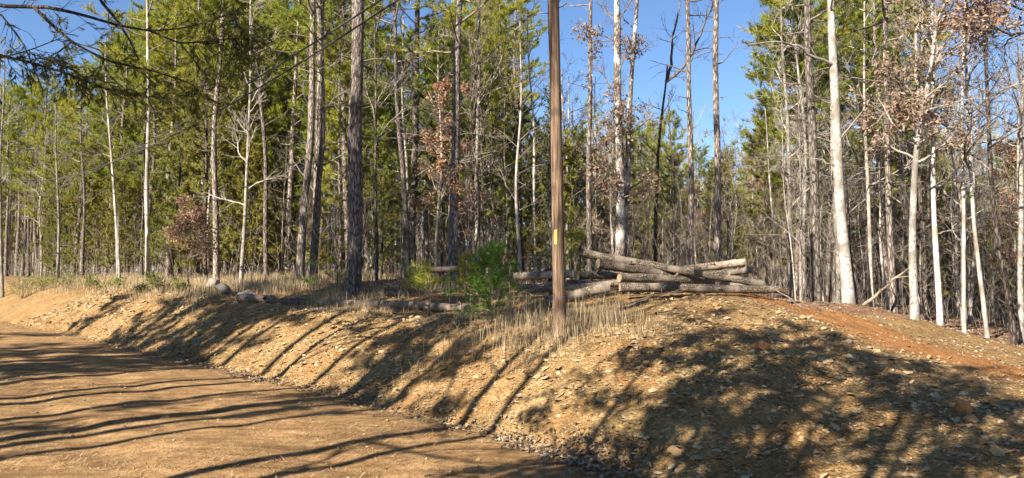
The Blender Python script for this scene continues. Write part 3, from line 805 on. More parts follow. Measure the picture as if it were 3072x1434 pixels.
main("pine", [(940, 816), (950, 600), (958, 450), (960, 200), (955, 0)], 25.5, 27, 21, "straighter pine of the close pair, touching branches with the leaning one", zb=8)
main("bare", [(1129, 824), (1130, 450), (1127, 75)], 24, 10, 12, "thin dark bare tree right of the thickest pine", DARK_BARK)
main("pine", [(1228, 824), (1215, 600), (1194, 375), (1183, 150), (1180, 0)], 26, 18, 19, "slender pine leaning left with height behind the weathered edging logs", zb=6.8, nl=30)
main("pine", [(1235, 800), (1240, 600), (1250, 280), (1250, 0)], 28, 25, 21, "dark upright pine just behind the left leaning slender one", DARK_BARK, zb=6.5, nl=34, spread=2.7)
main("pine", [(1363, 809), (1362, 560), (1366, 450), (1378, 0)], 24, 33, 20, "broad pine trunk behind the small green pine sapling", zb=6.6, nl=34, spread=2.7)
main("bare", [(1432, 790), (1430, 600), (1437, 150), (1440, 0)], 27, 16, 15, "pale slim tree behind the small green pine sapling", PALE_BARK, zb=6)
main("pine", [(1767, 790), (1767, 550), (1770, 250), (1775, 0)], 24, 18, 18, "grey pine trunk rising behind the propped end of the log pile", zb=9.5)
main("oak", [(1861, 800), (1862, 500), (1850, 0)], 23, 34, 16, "thick lichen patched oak behind the log pile with dry brown leaves", LICHEN_BARK, zb=2.2, zleaf=(1.5, 8.5), nl=26, spread=1.7)
main("oak", [(1872, 800), (1880, 450), (1910, 0)], 23.5, 20, 15, "slimmer oak growing beside the thick lichen patched one", LICHEN_BARK, zb=2.6, zleaf=(2, 6.5), nl=14, spread=1.6)
main("bare", [(1965, 800), (1969, 450), (1985, 330), (2000, 240)], 25, 16, 7.6, "crooked forked bare tree with black limbs against the sky", DARK_BARK, zb=3.5, nl=5, spread=1.2,
     limbs=[([(1999, 245), (2012, 190), (2016, 120), (2030, 60), (2044, -60)], .06, .02, .6, 8), ([(1999, 245), (2025, 228), (2052, 200), (2080, 150), (2090, 120), (2130, 30), (2160, -40)], .06, .02, -.6, 9),
            ([(2052, 200), (2075, 180), (2082, 145), (2060, 100)], .03, .012, .3, 5)])
main("pine", [(2067, 800), (2074, 450), (2063, 0)], 24, 20, 19, "tall straight pine trunk behind the middle of the log pile", zb=11.5)
main("pine", [(2156, 800), (2153, 337), (2151, 0)], 22, 24, 19, "tall branchless pine trunk behind the far end of the log pile", zb=12)
main("pine", [(2450, 915), (2443, 549), (2429, 0)], 20, 33, 17, "dark barked pine left of the big white trunk", zb=7.2, spread=2.5, nl=40)
main("bare", [(2546, 910), (2538, 760), (2521, 549), (2503, 229), (2492, 0)], 19, 36, 15, "big white barked tree at the edge of the dirt track", WHITE_BARK, zb=7.5, spread=2.6, nl=12,
     limbs=[([(2505, 195), (2440, 170), (2390, 135), (2330, 125), (2250, 135)], .045, .015, -.8, 9), ([(2518, 420), (2590, 330), (2640, 300)], .02, .008, .4, 5), ([(2515, 500), (2430, 470), (2380, 480)], .018, .008, .4, 5)])
main("bare", [(2619, 915), (2610, 640), (2599, 366)], 20.5, 14, 9, "thin pale bare tree just right of the big white trunk", PALE_BARK, zb=3.5, spread=1.5)
main("pine", [(2681, 952), (2665, 549), (2662, 275), (2668, 0)], 19.5, 21, 16, "grey pine between the big white trunk and the brown leaved oak", zb=7.4, spread=2.3, nl=38)
main("oak", [(2748, 956), (2738, 800), (2731, 640), (2736, 457), (2760, 320), (2785, 225)], 17.6, 27, 7.5, "pale oak with clusters of dry brown leaves by the dirt track", WHITE_BARK, zb=3.6, zleaf=(3.2, 9), nl=20, spread=1.6,
     limbs=[([(2760, 320), (2800, 195), (2823, 172), (2806, 125), (2812, 60), (2850, -40)], .06, .03, -.3, 9), ([(2823, 172), (2880, 140), (2950, 95), (3010, 60)], .035, .012, -.5, 9), ([(2755, 300), (2745, 150), (2770, 0), (2780, -80)], .04, .02, .4, 8)])
main("bare", [(2818, 974), (2812, 700), (2809, 448)], 18, 19, 10, "white slim trunk right of the brown leaved pale oak", WHITE_BARK, zb=5, spread=1.6,
     limbs=[([(2810, 560), (2870, 545), (2950, 555)], .025, .01, -.3, 5), ([(2815, 700), (2850, 690), (2870, 670)], .02, .01, 0, 3)])
main("bare", [(2894, 1002), (2895, 760), (2898, 480)], 17.8, 13, 9, "thin grey trunk on the slope right of the white slim trunk", GREY_BARK, zb=4, spread=1.5)
main("bare", [(2965, 1016), (2950, 850), (2928, 695), (2915, 420)], 18, 14, 10, "dark thin tree leaning left on the lower slope", GREY_BARK, zb=4)
main("bare", [(3042, 1034), (3030, 900), (3006, 760), (2985, 560), (2975, 350)], 17.5, 20, 10, "dark crooked tree leaning left at the end of the dirt track", DARK_BARK, zb=4)
main("bare", [(3068, 1000), (3062, 800), (3075, 600)], 19, 18, 9, "sunlit pale trunk beyond the dark crooked tree", PALE_BARK, zb=5)
main("pine", [(442, 832), (446, 560), (449, 300), (440, 0)], 33, 14, 22, "pale slender pine with long bare trunk by the roadside meadow", GREY_BARK, zb=8.5, spread=2.6, nl=44)
main("snag", [(358, 840), (359, 700), (360, 645)], 32, 10, 2.85, "short white snag with a broken top at the meadow edge", PALE_BARK, name="dead_snag")
main("bare", [(723, 840), (728, 700), (742, 450), (750, 200)], 27, 13, 11, "white slim tree leaning right behind the boulders", PALE_BARK, zb=3)
main("pine", [(652, 824), (645, 640), (637, 450), (663, 187), (672, 0)], 30, 20, 21, "wavy grey pine trunk behind the boulders", zb=8, spread=2.6, nl=44)
main("bare", [(176, 824), (174, 700), (168, 590)], 40, 10, 10, "slim forking bare tree at the meadow near the road bend", PALE_BARK, zb=3)
main("bare", [(10, 832), (6, 560), (12, 270)], 38, 10, 13, "thin white trunk beside the road bend at the meadow's end", PALE_BARK, zb=4)
main("bare", [(356, 832), (345, 510), (322, 300)], 36, 11, 12, "grey bare tree leaning left above the meadow", GREY_BARK, zb=5)
main("pine", [(800, 820), (790, 374), (757, 112), (750, 0)], 30, 16, 20, "pine bending left high up among the green crowns", zb=8, spread=2.5, nl=40)
# ivy covered tree behind the pole
o = main("bare", [(1652, 870), (1653, 450), (1650, 100)], 15.5, 17, 12, "ivy covered trunk directly behind the utility pole", DARK_BARK, zb=6)
iv = MB(); n = 1500; z = rng.uniform(0.2, 4.6, n); a = rng.uniform(0, 6.28, n); rr = .08 + rng.random(n) * .09
C = np.stack([rr * np.cos(a), rr * np.sin(a), z], -1); leaf_quads(iv, C, 1, .07, .01); iv.build("ivy", IVY, o, smooth=False)

# ------------------------------------------------------------------ kinds of tree to repeat through the woods
rng = np.random.default_rng(35); random.seed(35)
def proto_pine(h, cb, spread, nl, nb=17, ln=.25, wd=.026):
    path = trunk_path(h); tm, br, fo = MB(), MB(), MB(); r0 = h * .0095; trunk_mesh(tm, path, r0, r0 * .25, 9)
    pine_crown(br, fo, path, None, cb * h, h, spread, nl, nb, ln, wd)
    return make("pine_tree", "x", "tree", (0, 0, -200), tm, br, fo, PINE_BARK, TWIG, NEEDLE)
def proto_bare(h, zb, nl, spread, bark, leaf=False):
    path = trunk_path(h, .014); tm, br, fo = MB(), MB(), MB(); r0 = h * .0085; trunk_mesh(tm, path, r0, r0 * .25, 8)
    bare_crown(br, fo, path, None, zb, h * .97, spread, nl, leaf=leaf, leafn=6, leafsize=.14)
    return make("oak_tree" if leaf else "bare_tree", "x", "tree", (0, 0, -200), tm, br, fo, bark, PALE_TWIG if bark in (PALE_BARK, WHITE_BARK) else TWIG, OAKLEAF)
def proto_cedar(h, wid):
    path = trunk_path(h, .01); tm, br, fo = MB(), MB(), MB(); trunk_mesh(tm, path, h * .011, .01, 7); cedar_crown(br, fo, path, h, wid, int(46 + 7 * h), dens=.75, tl=.13, tw=.03)
    return make("cedar_tree", "x", "tree", (0, 0, -200), tm, br, fo, DARK_BARK, TWIG, CEDAR)
def proto_sapling(h, bark):
    path = trunk_path(h, .03, n=12); tm, br = MB(), MB(); trunk_mesh(tm, path, .012 + h * .003, .005, 6, .1)
    bare_crown(br, None, path, None, h * .2, h * .95, h * .24, 14, maxlev=3, rl=.010, nch=(0, 5, 4, 3))
    return make("bare_sapling", "x", "tree", (0, 0, -200), tm, br, None, bark, TWIG, OAKLEAF)
PINES = [proto_pine(19, .36, 2.8, 60), proto_pine(21, .45, 3.0, 54), proto_pine(17, .32, 2.6, 58), proto_pine(15, .25, 2.4, 60), proto_pine(20, .6, 2.7, 40)]
BARES = [proto_bare(13, 4, 15, 2.4, GREY_BARK), proto_bare(11, 3, 14, 2.0, PALE_BARK), proto_bare(14, 5, 15, 2.6, DARK_BARK), proto_bare(9, 2.2, 13, 1.7, GREY_BARK)]
OAKS = [proto_bare(8, 1.6, 13, 1.8, GREY_BARK, True), proto_bare(11, 3, 14, 2.1, GREY_BARK, True)]
CEDARS = [proto_cedar(7, 1.4), proto_cedar(9, 1.6), proto_cedar(5, 1.1)]
SAPS = [proto_sapling(4.2, GREY_BARK), proto_sapling(5.5, PALE_BARK), proto_sapling(3.2, GREY_BARK), proto_sapling(6.5, DARK_BARK)]
ANCHOR = [(60, "behind the thin white roadside trunk"), (240, "behind the forking meadow tree"), (400, "behind the short white snag"), (550, "behind the pale slender meadow pine"), (690, "behind the boulders"),
          (840, "behind the blackened log end"), (1000, "behind the close pair of pines"), (1120, "behind the thickest pine"), (1300, "behind the left leaning slender pine"), (1420, "behind the bushy pine sapling"), (1600, "left of the ivy covered trunk"), (1760, "behind the utility pole"),
          (1920, "behind the lichen patched oak"), (2020, "behind the crooked forked tree"), (2110, "behind the middle of the log pile"), (2300, "behind the far end of the log pile"), (2500, "behind the dark barked pine"), (2640, "behind the big white trunk"), (2780, "behind the pale brown leaved oak"), (2920, "beyond the white slim trunk"), (9000, "beyond the dark crooked tree")]
def zone(px):
    for lim, s in ANCHOR:
        if px < lim: return s
LOOK = {"pine": ["broad green pine", "tall green pine", "bushy green pine", "low branched green pine", "high crowned bare stemmed pine"], "bare": ["grey leafless hardwood", "pale barked leafless hardwood", "dark leafless hardwood", "short grey leafless hardwood"],
        "oak": ["small oak holding dry brown leaves", "tall oak holding dry brown leaves"], "cedar": ["olive cedar", "tall olive cedar", "short olive cedar"], "sapling": ["grey leafless sapling", "pale leafless sapling", "short leafless sapling", "tall dark leafless sapling"]}
HGT = {"pine": [19, 21, 17, 15, 20], "bare": [13, 11, 14, 9], "oak": [8, 11], "cedar": [7, 9, 5], "sapling": [4.2, 5.5, 3.2, 6.5]}
KN = {"pine": ("", PINES), "bare": ("", BARES), "oak": ("", OAKS), "cedar": ("", CEDARS), "sapling": ("", SAPS)}
def skyline(px):
    """photo row above which the woods leave the sky open"""
    return np.interp(px, [-300, 0, 200, 260, 330, 430, 520, 640, 1100, 1180, 1260, 1400, 1460, 1490, 1560, 1700, 1850, 1900, 2240, 2290, 2350, 2820, 2900, 2960, 3072, 3400], [330, 280, 250, 180, 110, 60, 0, -250, -250, 60, 130, 60, -150, -150, 20, 180, 270, 290, 330, 200, -150, -100, 60, 150, 160, 120])
first = {}
def put(kind, px, Y, sc=1.0, idx=None):
    pool = KN[kind][1]; k = rng.integers(len(pool)) if idx is None else idx
    x = (px - CX) / F * Y; pr = pool[k]
    o = copy_tree(pr) if (kind, k) in first else pr; first[(kind, k)] = 1
    z0 = h1(x, Y); o.location = (x, Y, z0 - .03); s_ = sc * rng.uniform(.88, 1.12)
    lim = at(px, skyline(px) + rng.uniform(-30, 70) + (190 if kind == "oak" else 0), Y)[2] - z0; s_ = min(s_, lim / HGT[kind][k])
    o.scale = (s_, s_, s_ * rng.uniform(.94, 1.06)); o.rotation_euler = (rng.normal(0, .02), rng.normal(0, .02), rng.uniform(0, 6.28))
    dist = "" if Y < 30 else " a little back" if Y < 38 else " farther back" if Y < 46 else " far back" if Y < 58 else " at the very back"
    o["label"] = LOOK[kind][k] + dist + " " + zone(px); o["group"] = f"{kind} trees {zone(px)}"
    return o
rng = np.random.default_rng(77)
placed = []
def scatter(kind, n, p0, p1, y0, y1, sc=(1, 1), idx=None, gap=1.2):
    k = tries = 0
    while k < n and tries < n * 30:
        tries += 1
        px = rng.uniform(p0, p1); Y = math.sqrt(rng.uniform(y0 * y0, y1 * y1)); x = (px - CX) / F * Y
        u, d = UD(np.array([x]), np.array([Y]))
        if d[0] < 6 or any((x - a) ** 2 + (Y - b) ** 2 < gap * gap for a, b in placed): continue
        placed.append((x, Y)); put(kind, px, Y, rng.uniform(*sc), idx); k += 1
# left woods
scatter("pine", 62, -150, 900, 32, 64, (.85, 1.1)); scatter("cedar", 38, -100, 900, 30, 50, (.8, 1.3)); scatter("bare", 26, -50, 900, 31, 55, (.7, 1.1))
scatter("sapling", 34, 0, 900, 30, 42, (.8, 1.2), gap=.6); scatter("oak", 3, 450, 900, 30, 42, (.6, .9))
# middle woods
scatter("pine", 36, 880, 1560, 29, 64, (.8, 1.1)); scatter("pine", 10, 880, 1500, 27, 40, (.5, .75), 3); scatter("bare", 30, 900, 1800, 24, 50, (.7, 1.1)); scatter("oak", 7, 1250, 1850, 24, 42, (.6, 1.0))
scatter("cedar", 16, 900, 1900, 25, 45, (.4, 1.0)); scatter("sapling", 56, 900, 1950, 22, 42, (.7, 1.2), gap=.6)
# behind the log pile, open sky above
scatter("bare", 28, 1880, 2330, 34, 70, (.55, .8)); scatter("cedar", 22, 1800, 2330, 36, 70, (.9, 1.4)); scatter("sapling", 30, 1850, 2350, 24, 45, (.7, 1.1), gap=.6); scatter("oak", 4, 1900, 2400, 32, 50, (.5, .7)); scatter("pine", 26, 1600, 2330, 45, 85, (.6, .9), 3)
# lower right woods
scatter("pine", 17, 2300, 2760, 27, 50, (.7, 1.0)); scatter("bare", 30, 2300, 3200, 22, 52, (.6, 1.0)); scatter("bare", 16, 2320, 3150, 21, 36, (.6, .95), 1); scatter("cedar", 36, 2280, 3250, 26, 56, (.7, 1.4)); scatter("oak", 10, 2350, 3250, 22, 46, (.6, .9)); scatter("sapling", 50, 2350, 3200, 20, 42, (.7, 1.2), gap=.6); scatter("pine", 18, 2650, 3300, 36, 75, (.6, .85), 3)

# ------------------------------------------------------------------ far woods and undergrowth: one mass each
rng = np.random.default_rng(36); random.seed(36)
def far_woods():
    st, gr = MB(), MB()
    for k in range(560):
        px = rng.uniform(-300, 3400) if k < 460 else rng.uniform(-300, 260); Y = rng.uniform(66, 115)
        x = (px - CX) / F * Y; z0 = h1(x, Y); ev = rng.random() < .6
        hh = min(rng.uniform(11, 22), (at(px, skyline(px) + rng.uniform(-20, 90), Y)[2] - z0))
        st.tube([(x, Y, z0 - .2), (x + rng.normal(0, .3), Y, z0 + hh * .6), (x + rng.normal(0, .4), Y, z0 + hh)], [.16, .1, .02], 4)
        n = 70
        C = np.stack([x + rng.normal(0, 1.3, n), Y + rng.normal(0, 1.3, n), z0 + hh * rng.uniform(.04 if ev else .2, 1, n)], -1)
        D = unit(np.c_[rng.normal(0, 1, (n, 2)), rng.uniform(.3, 1.4, n)])
        if ev: tufts(gr, C, D, 10, .7, .10, 1.0, .1)
        else: tufts(st, C, D, 6, 1.4, .035, .8, .1)
    a = st.build("distant_trunks", TWIG, smooth=False); tag(a, "far leafless trees closing the woods at the back", "woods", kind="stuff")
    b = gr.build("distant_evergreens", CEDAR, smooth=False); tag(b, "far olive evergreens closing the woods at the back", "woods", kind="stuff")
far_woods()
def undergrowth():
    mb = MB(); n = 5600
    px = rng.uniform(-100, 3250, n); Y = np.sqrt(rng.uniform(20 ** 2, 62 ** 2, n)); x = (px - CX) / F * Y
    u, d = UD(x, Y); k = (d > 5.5) & ~((px > 1500) & (px < 2350) & (Y < 19.5)) & ~((px < 700) & (Y < 32)); x, Y = x[k], Y[k]; z = H(x, Y)
    for a, b, c in zip(x, Y, z):
        L = rng.uniform(.3, 1) ** 1.8 * 3.6; p, _ = wander((a, b, c - .05), (rng.normal(0, .25), rng.normal(0, .25), 1), L, 3, .12)
        mb.tube(p, np.linspace(.006, .002, 4) * (1 + b / 50), 3)
        for q in range(4):
            t, dd = along(p, rng.uniform(.3, .99)); e = t + side_dir(dd, .7) * L * rng.uniform(.15, .4)
            mb.tube([t, (t + e) / 2 + rng.normal(0, .02, 3), e], np.array([.004, .003, .002]) * (1 + b / 50), 3)
    tag(mb.build("undergrowth", TWIG, smooth=False), "tangle of thin leafless brush on the forest floor", "brush", kind="stuff")
undergrowth()

# ------------------------------------------------------------------ grass
rng = np.random.default_rng(37); random.seed(37)
def blades(mb, xy, hgt, wid, lean=.5):
    n = len(xy); P = np.c_[xy, H(xy[:, 0], xy[:, 1]) - .01]
    a = rng.uniform(0, 6.28, n); ln = np.abs(rng.normal(0, lean, n)); b = rng.uniform(0, 3.14, n)
    sd = np.stack([np.cos(b), np.sin(b), 0 * b], -1) * (wid * .5)[:, None]
    off = np.stack([np.cos(a), np.sin(a), 0 * a], -1)
    m = P + np.stack([0 * a, 0 * a, hgt * .55], -1) + off * (hgt * ln * .35)[:, None]
    t = P + np.stack([0 * a, 0 * a, hgt * np.cos(np.clip(ln, 0, 1.2))], -1) + off * (hgt * ln)[:, None]
    V = np.stack([P - sd, P + sd, m + sd * .8, m - sd * .8, t], 1)
    i = 5 * np.arange(n)[:, None]
    mb.add(V, i + np.array([[0, 1, 2, 3]])); mb.f.append(np.concatenate([i + np.array([[3, 2, 4]])]) + mb.n - 5 * n)
def clumps(n, per, rad, keep, x0, x1, y0, y1):
    c = rand_on(n, x0, x1, y0, y1, keep); return np.repeat(c, per, 0) + rng.normal(0, rad, (n * per, 2))
gm = MB()
def crest(x, y):
    u, d = UD(x, y); wv = bank_w(u)
    return np.where((d > wv - .35) & (d < wv + 1.1) & (u < 1.6), 1, 0) * np.clip(vn(x * .9, y * .9) * 2 + .7, .05, 1)
xy = clumps(430, 13, .06, crest, -16, 2.4, 9, 26); blades(gm, xy, rng.uniform(.05, .24, len(xy)), rng.uniform(.004, .008, len(xy)))
pb = np.array([PB[0], PB[1]])
def tall(cx, cy, n, rx, h0, h1_):
    xy = np.stack([rng.normal(cx, rx, n), rng.normal(cy, .28, n)], -1); blades(gm, xy, rng.uniform(h0, h1_, n), rng.uniform(.004, .008, n), .26)
tall(pb[0] + .02, pb[1] - .25, 150, .16, .15, .5); tall(pb[0] + .6, pb[1] + .15, 380, .26, .2, .6); tall(pb[0] - .5, pb[1] + .2, 330, .3, .15, .55); tall(pb[0] + .1, pb[1] - .3, 900, .5, .04, .16)
tall(pb[0] - 1.3, pb[1] + 1.0, 300, .5, .2, .55)
def meadow(x, y):
    u, d = UD(x, y); wv = bank_w(u)
    return np.where((d > wv - 1.0) & (d < wv + 7) & (u < -14), 1., 0.) * np.where((d < wv + .2), .5, 1)
xy = clumps(2600, 12, .13, meadow, -32, -4, 20, 44); blades(gm, xy, rng.uniform(.1, .45, len(xy)), rng.uniform(.008, .014, len(xy)))
def forest_edge(x, y):
    u, d = UD(x, y); return np.where((d > 3.0) & (d < 10) & (u > -16) & (x / y < .1), 1., 0.) * np.clip(vn(x * .5 + 20, y * .5) * 2 + .4, 0, 1)
xy = clumps(260, 12, .1, forest_edge, -14, 2, 12, 26); blades(gm, xy, rng.uniform(.1, .45, len(xy)), rng.uniform(.006, .010, len(xy)))
tag(gm.build("dry_grass", GRASS, smooth=False), "tall dry tan grass along the bank edge and roadside meadow", "grass", kind="stuff")

# ------------------------------------------------------------------ small pines and shrubs
rng = np.random.default_rng(38); random.seed(38)
def young_pine(px, py, h, wid, nl, label, m=NEEDLE_BRIGHT, zb=.1, nb=26, Y=None):
    p = on_ground(px, py) if Y is None else at(px, py, Y); z0 = h1(p[0], p[1]); path = trunk_path(h, .03, n=10); tm, br, fo = MB(), MB(), MB()
    trunk_mesh(tm, path, .010 + h * .004, .004, 7, .1); C, D = [], []; ga = 0
    tiers = max(2, nl // 6)
    for k in range(nl):
        f = min(.97, (k // 6 + rng.uniform(-.12, .12) + .3) / tiers); z = h * (zb + (1 - zb) * f); ga += 1.05 + rng.normal(0, .25)
        q = np.array([np.interp(z, path[:, 2], path[:, 0]), np.interp(z, path[:, 2], path[:, 1]), z])
        L = wid * (1.05 - .75 * f) * rng.uniform(.6, 1.1); el = rng.uniform(.1, .6)
        lp, dd = wander(q, (math.cos(ga) * math.cos(el), math.sin(ga) * math.cos(el), math.sin(el)), L, 4, .1, .07); br.tube(lp, np.linspace(.006, .003, 5), 4)
        for t in (.45, .7, 1.0) if L > .2 else (1.0,):
            c, cd_ = along(lp, min(t, .999)); C.append(c); D.append(unit(cd_ + np.array([0, 0, .2])))
    C.append(path[-1]); D.append(np.array([0, 0, 1.]))
    tufts(fo, np.array(C), np.array(D), nb, .17, .0085, .9, .03)
    return make("pine_sapling", label, "sapling", (p[0], p[1], z0), tm, br, fo, DARK_BARK, TWIG, m)
young_pine(1478, 968, 1.36, .72, 48, "bushy bright green pine sapling left of the utility pole", nb=44)
young_pine(1283, 955, 1.15, .22, 12, "thin stemmed pine sapling with a sparse dark top by the edging log", NEEDLE, .55)
young_pine(1348, 915, .75, .22, 10, "small sparse pine seedling between the thin and the bushy sapling", NEEDLE_BRIGHT, .2)
young_pine(1400, 905, 1.15, .6, 30, "dark bushy pine sapling just behind the bright green one", NEEDLE, .1)
young_pine(1255, 890, .9, .5, 24, "dark low pine sapling behind the edging log", NEEDLE, .1)
young_pine(930, 830, 1.1, .35, 12, "low bright pine sapling at the foot of the leaning pine pair", NEEDLE_BRIGHT, Y=23)
young_pine(1010, 835, 2.0, .8, 24, "dark bushy pine sapling by the thickest pine trunk", NEEDLE, Y=21.5)
young_pine(1720, 830, 2.0, .6, 26, "dark green sapling behind the utility pole by the log ends", NEEDLE, Y=18)
def shrub(px, py, h, n, label, leafm, Y=None, leafn=5, ls=.06):
    p = on_ground(px, py) if Y is None else at(px, py, Y); z0 = h1(p[0], p[1]); br, fo, tm = MB(), MB(), MB(); tips = []
    for k in range(n):
        d = (rng.normal(0, .45), rng.normal(0, .45), 1); grow(tm if k == 0 else br, (0, 0, -.05), d, h * rng.uniform(.6, 1.05), .012, 2, tips, 3, .15, .03, (0, 5, 6, 4), .003)
    C = np.array([a for a, b in tips] + [b for a, b in tips])
    if leafm: leaf_quads(fo, C, leafn, ls, .06)
    o = thing("shrub", label, "shrub", (p[0], p[1], z0)); tm.build("stem", TWIG, o); br.build("twigs", TWIG, o)
    if leafm: fo.build("leaves", leafm, o, smooth=False)
    return o
shrub(480, 880, .8, 9, "dark low evergreen shrub at the crest of the bank", CEDAR_DARK, ls=.08)
shrub(425, 878, .4, 6, "small dark tuft of shrub at the shaded bank crest", CEDAR_DARK, ls=.08)
shrub(535, 880, .45, 6, "dark shrub tuft beside the little brown leaved oak", CEDAR_DARK, ls=.08)
shrub(70, 845, 1.1, 10, "yellow green shrub at the road end of the meadow", GREENSHRUB, 36, 3, .09)
shrub(130, 842, .9, 10, "yellow green shrub in the meadow below the forking bare tree", GREENSHRUB, 36, 3, .09)
shrub(200, 845, 1.0, 10, "wide yellow green shrub in the middle of the meadow", GREENSHRUB, 34, 3, .09)
shrub(265, 848, .7, 8, "low yellow green shrub left of the white snag", GREENSHRUB, 32, 3, .09)
shrub(340, 855, .6, 8, "small yellow green shrub at the foot of the white snag", GREENSHRUB, 30, 3, .09)
# small oak with brown leaves at the crest
p = on_ground(567, 884); path = trunk_path(2.2, .02, n=10); tm, br, fo = MB(), MB(), MB(); trunk_mesh(tm, path, .03, .012, 8, .1)
bare_crown(br, fo, path, None, 1.0, 2.3, 1.2, 12, maxlev=3, leaf=True, leafn=3, leafsize=.12, rl=.012)
make("oak_sapling", "little oak with a round crown of brown leaves on the bank crest", "sapling", (p[0], p[1], h1(p[0], p[1])), tm, br, fo, DARK_BARK, TWIG, OAKLEAF)

# ------------------------------------------------------------------ cedar reaching in from the left, oak from the right
rng = np.random.default_rng(39); random.seed(39)
def overhang_cedar():
    Y = 9.6; bx = -8.9; z0 = h1(bx, Y); base = np.array([bx, Y, z0]); tm, br, fo = MB(), MB(), MB()
    path = trunk_path(9.5, .008); trunk_mesh(tm, path, .16, .03, 12); C, D = [], []
    limbs = [([(-150, -20), (0, 18), (150, 22), (250, 45), (350, 75), (450, 93), (550, 85), (640, 60)], .034, .006, .0, 22, .2),
             ([(105, 25), (160, 78), (215, 125), (260, 150), (330, 185), (450, 210), (560, 245), (610, 275)], .026, .006, .2, 22, .6),
             ([(240, -160), (300, 0), (350, 60), (395, 130), (415, 180)], .03, .010, -.2, 10, .3),
             ([(-150, 60), (0, 40), (40, 90), (75, 140), (130, 275)], .02, .006, .1, 8, .05),
             ([(-150, 130), (0, 165), (100, 190), (200, 220), (300, 262), (400, 290), (490, 290)], .022, .006, -.2, 48, .9),
             ([(-150, 150), (0, 175), (90, 150), (180, 115), (300, 150)], .016, .005, .3, 24, .6),
             ([(215, 125), (170, 160), (200, 200), (260, 235)], .014, .005, .1, 18, .6),
             ([(450, 93), (540, 130), (620, 125), (700, 115), (720, 165)], .014, .005, .1, 38, 1.),
             ([(540, 130), (590, 190), (620, 240), (600, 275)], .010, .004, .0, 16, .8),
             ([(620, 125), (640, 60), (690, 40), (740, 110)], .010, .004, .2, 26, 1.)]
    for pts, r0, r1, dy, ntw, leafy in limbs:
        W = np.array([at(a, b, Y + dy * k / len(pts)) - base for k, (a, b) in enumerate(pts)])
        if pts[0][0] < 0 or pts[0][1] < 0:
            tr = W[0] * .0; tr[2] = W[0][2] - .5; W = np.vstack([tr, W])
        lp = np.array([along(W, t)[0] for t in np.linspace(0, .999, 20)]); br.tube(lp, np.linspace(r0, r1, 20), 6)
        for k in range(ntw):
            q, dd = along(lp, rng.uniform(.3, 1)); sd = side_dir(dd, rng.uniform(.4, 1.1)); sd[1] *= .6; sd[2] -= .15
            tp, td = wander(q, sd, rng.uniform(.2, .6), 4, .22, -.04); br.tube(tp, np.linspace(.005, .002, 5), 3)
            for s in range(6):
                q2, d2 = along(tp, rng.uniform(.15, 1)); e = q2 + unit(side_dir(d2, .7) + np.array([0, 0, -.3])) * rng.uniform(.06, .18)
                br.tube([q2, (q2 + e) / 2 + rng.normal(0, .008, 3), e], [.0025, .002, .0015], 3)
                if rng.random() < leafy:
                    for f in (.35, .7, 1.): C.append(q2 * (1 - f) + e * f); D.append(unit(e - q2))
    # crown above the frame
    pine_like = MB(); cedar_crown(br, fo, path, 9.5, 1.7, 50, 6.2, .7)
    tufts(fo, np.array(C), np.array(D), 11, .055, .008, .6, .02)
    make("cedar_tree", "dark cedar reaching drooping branches over the road from the left edge", "tree", base, tm, br, fo, DARK_BARK, DARK_BARK, CEDAR_DARK)
overhang_cedar()
def overhang_oak():
    Y = 12.0; bx = 9.6; z0 = h1(bx, Y); base = np.array([bx, Y, z0]); tm, br, fo = MB(), MB(), MB()
    path = trunk_path(8.5, .012); trunk_mesh(tm, path, .12, .03, 12); tips = []
    for pts, r0, r1, tw in [([(3290, 160), (3180, 120), (3072, 98), (3010, 108), (2970, 60), (2900, 20)], .03, .008, 12), ([(3290, 100), (3150, 40), (3050, -10), (2990, 20)], .03, .008, 12), ([(3072, 98), (3018, 118), (3012, 160), (3025, 215), (3022, 280)], .014, .006, 3)]:
        limb_px(br, base, pts, Y, r0, r1, -.3, tips, tw)
    C = np.array([a for a, b in tips] + [b for a, b in tips]); C = C[C[:, 2] + z0 > at(3000, 110, Y)[2]]; leaf_quads(fo, C, 5, .10, .07)
    bare_crown(br, fo, path, None, 5.2, 8.3, 1.6, 9, leaf=True, leafn=5)
    make("oak_tree", "oak stretching a brown leaved branch in from the right edge", "tree", base, tm, br, fo, DARK_BARK, DARK_BARK, OAKLEAF)
overhang_oak()

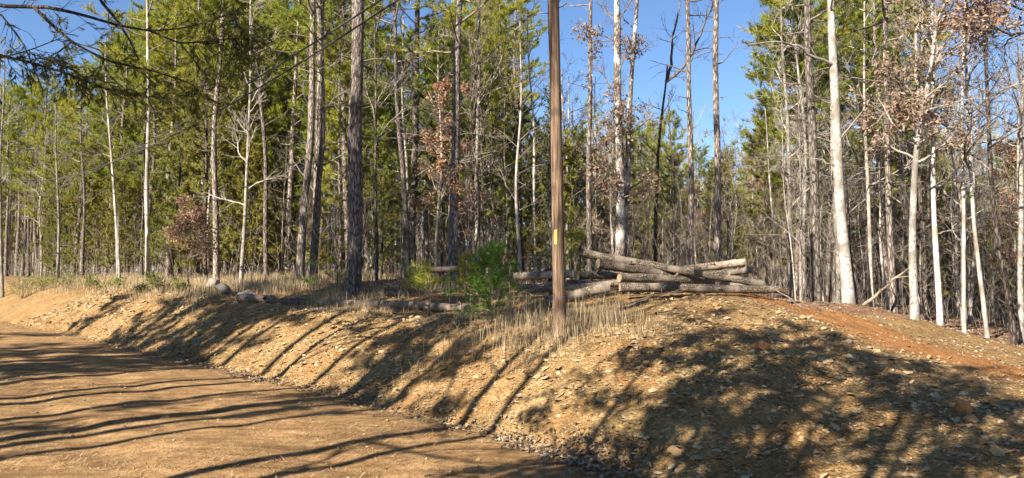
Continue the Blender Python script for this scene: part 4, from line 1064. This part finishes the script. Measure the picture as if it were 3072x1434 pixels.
# ------------------------------------------------------------------ the row of trees on the camera's side of the road, whose shadows cross it
rng = np.random.default_rng(40); random.seed(40)
SD = np.array([math.sin(AZ), math.cos(AZ)])
def caster(ground_px, back, kind, idx, sc, label):
    g0 = on_ground(*ground_px)[:2]; b = g0 - SD * back
    o = copy_tree(KN[kind][1][idx]); o.location = (b[0], b[1], h1(b[0], b[1]) - .03); o.scale = (sc,) * 3; o.rotation_euler = (0, 0, rng.uniform(0, 6.28))
    o["label"] = label; o["group"] = "trees lining the near side of the road"
for g_px, back, kind, idx, sc in [((0, 1261), 9, "pine", 4, .85), ((0, 1318), 9, "pine", 4, 1.15), ((0, 1352), 10, "pine", 4, .8), ((0, 1385), 10, "pine", 4, .7), ((0, 1189), 12, "bare", 2, .7), ((0, 1175), 13, "bare", 0, .6),
                                  ((150, 1090), 14, "pine", 0, .8), ((250, 1045), 15, "pine", 2, .85), ((0, 1140), 11, "pine", 3, .6), ((300, 1110), 13, "pine", 4, .85), ((420, 1085), 14, "pine", 4, .9), ((0, 1110), 12, "pine", 3, .75), ((0, 1085), 15, "pine", 2, .8), ((0, 1065), 12, "bare", 2, 1.0), ((0, 1005), 12, "pine", 3, .8), 
                                  ((1150, 1080), 17, "oak", 1, 1.1), ((880, 1375), 9, "bare", 2, 1.2), ((960, 1405), 10, "bare", 0, 1.1)]:
    caster(g_px, back, kind, idx, sc, "tall " + {"pine": "pine", "bare": "leafless tree", "oak": "oak"}[kind] + " across the road whose shadow falls on the bank")
for g_px, back, kind, idx, sc in [((2430, 1300), 10, "pine", 3, .62), ((2750, 1250), 11, "oak", 1, .9), ((2150, 1250), 12, "oak", 1, .9), ((1900, 1330), 9, "bare", 3, .8), ((2950, 1350), 10, "oak", 1, .8), ((2500, 1000), 13, "pine", 3, .62), ((2250, 960), 13, "oak", 1, .85), ((2850, 1150), 11.5, "bare", 2, .75), ((2050, 1120), 11, "oak", 0, .9)]:
    caster(g_px, back, kind, idx, sc, {"pine": "low crowned pine", "bare": "small leafless tree", "oak": "brown leaved oak"}[kind] + " behind the photographer shading the slope")
for px, Y, back, idx, sc in [(1010, 21.5, 23, 1, .95), (1130, 22.5, 24, 4, 1.0), (1260, 21, 23, 4, 1.05), (1370, 19.5, 22, 4, 1.0), (960, 26, 27, 1, 1.0), (1200, 25, 27, 4, 1.1)]:
    b = np.array([(px - CX) / F * Y, Y]) - SD * back
    o = copy_tree(PINES[idx]); o.location = (b[0], b[1], h1(b[0], b[1]) - .03); o.scale = (sc,) * 3; o.rotation_euler = (0, 0, rng.uniform(0, 6.28))
    o["label"] = "towering pine across the road whose crown shades the forest edge"; o["group"] = "trees lining the near side of the road"
# kinds that were never placed would be left far below: remove them
for o in list(COL.objects):
    if o.parent is None and o.location.z < -100:
        for c in list(o.children): bpy.data.objects.remove(c)
        bpy.data.objects.remove(o)
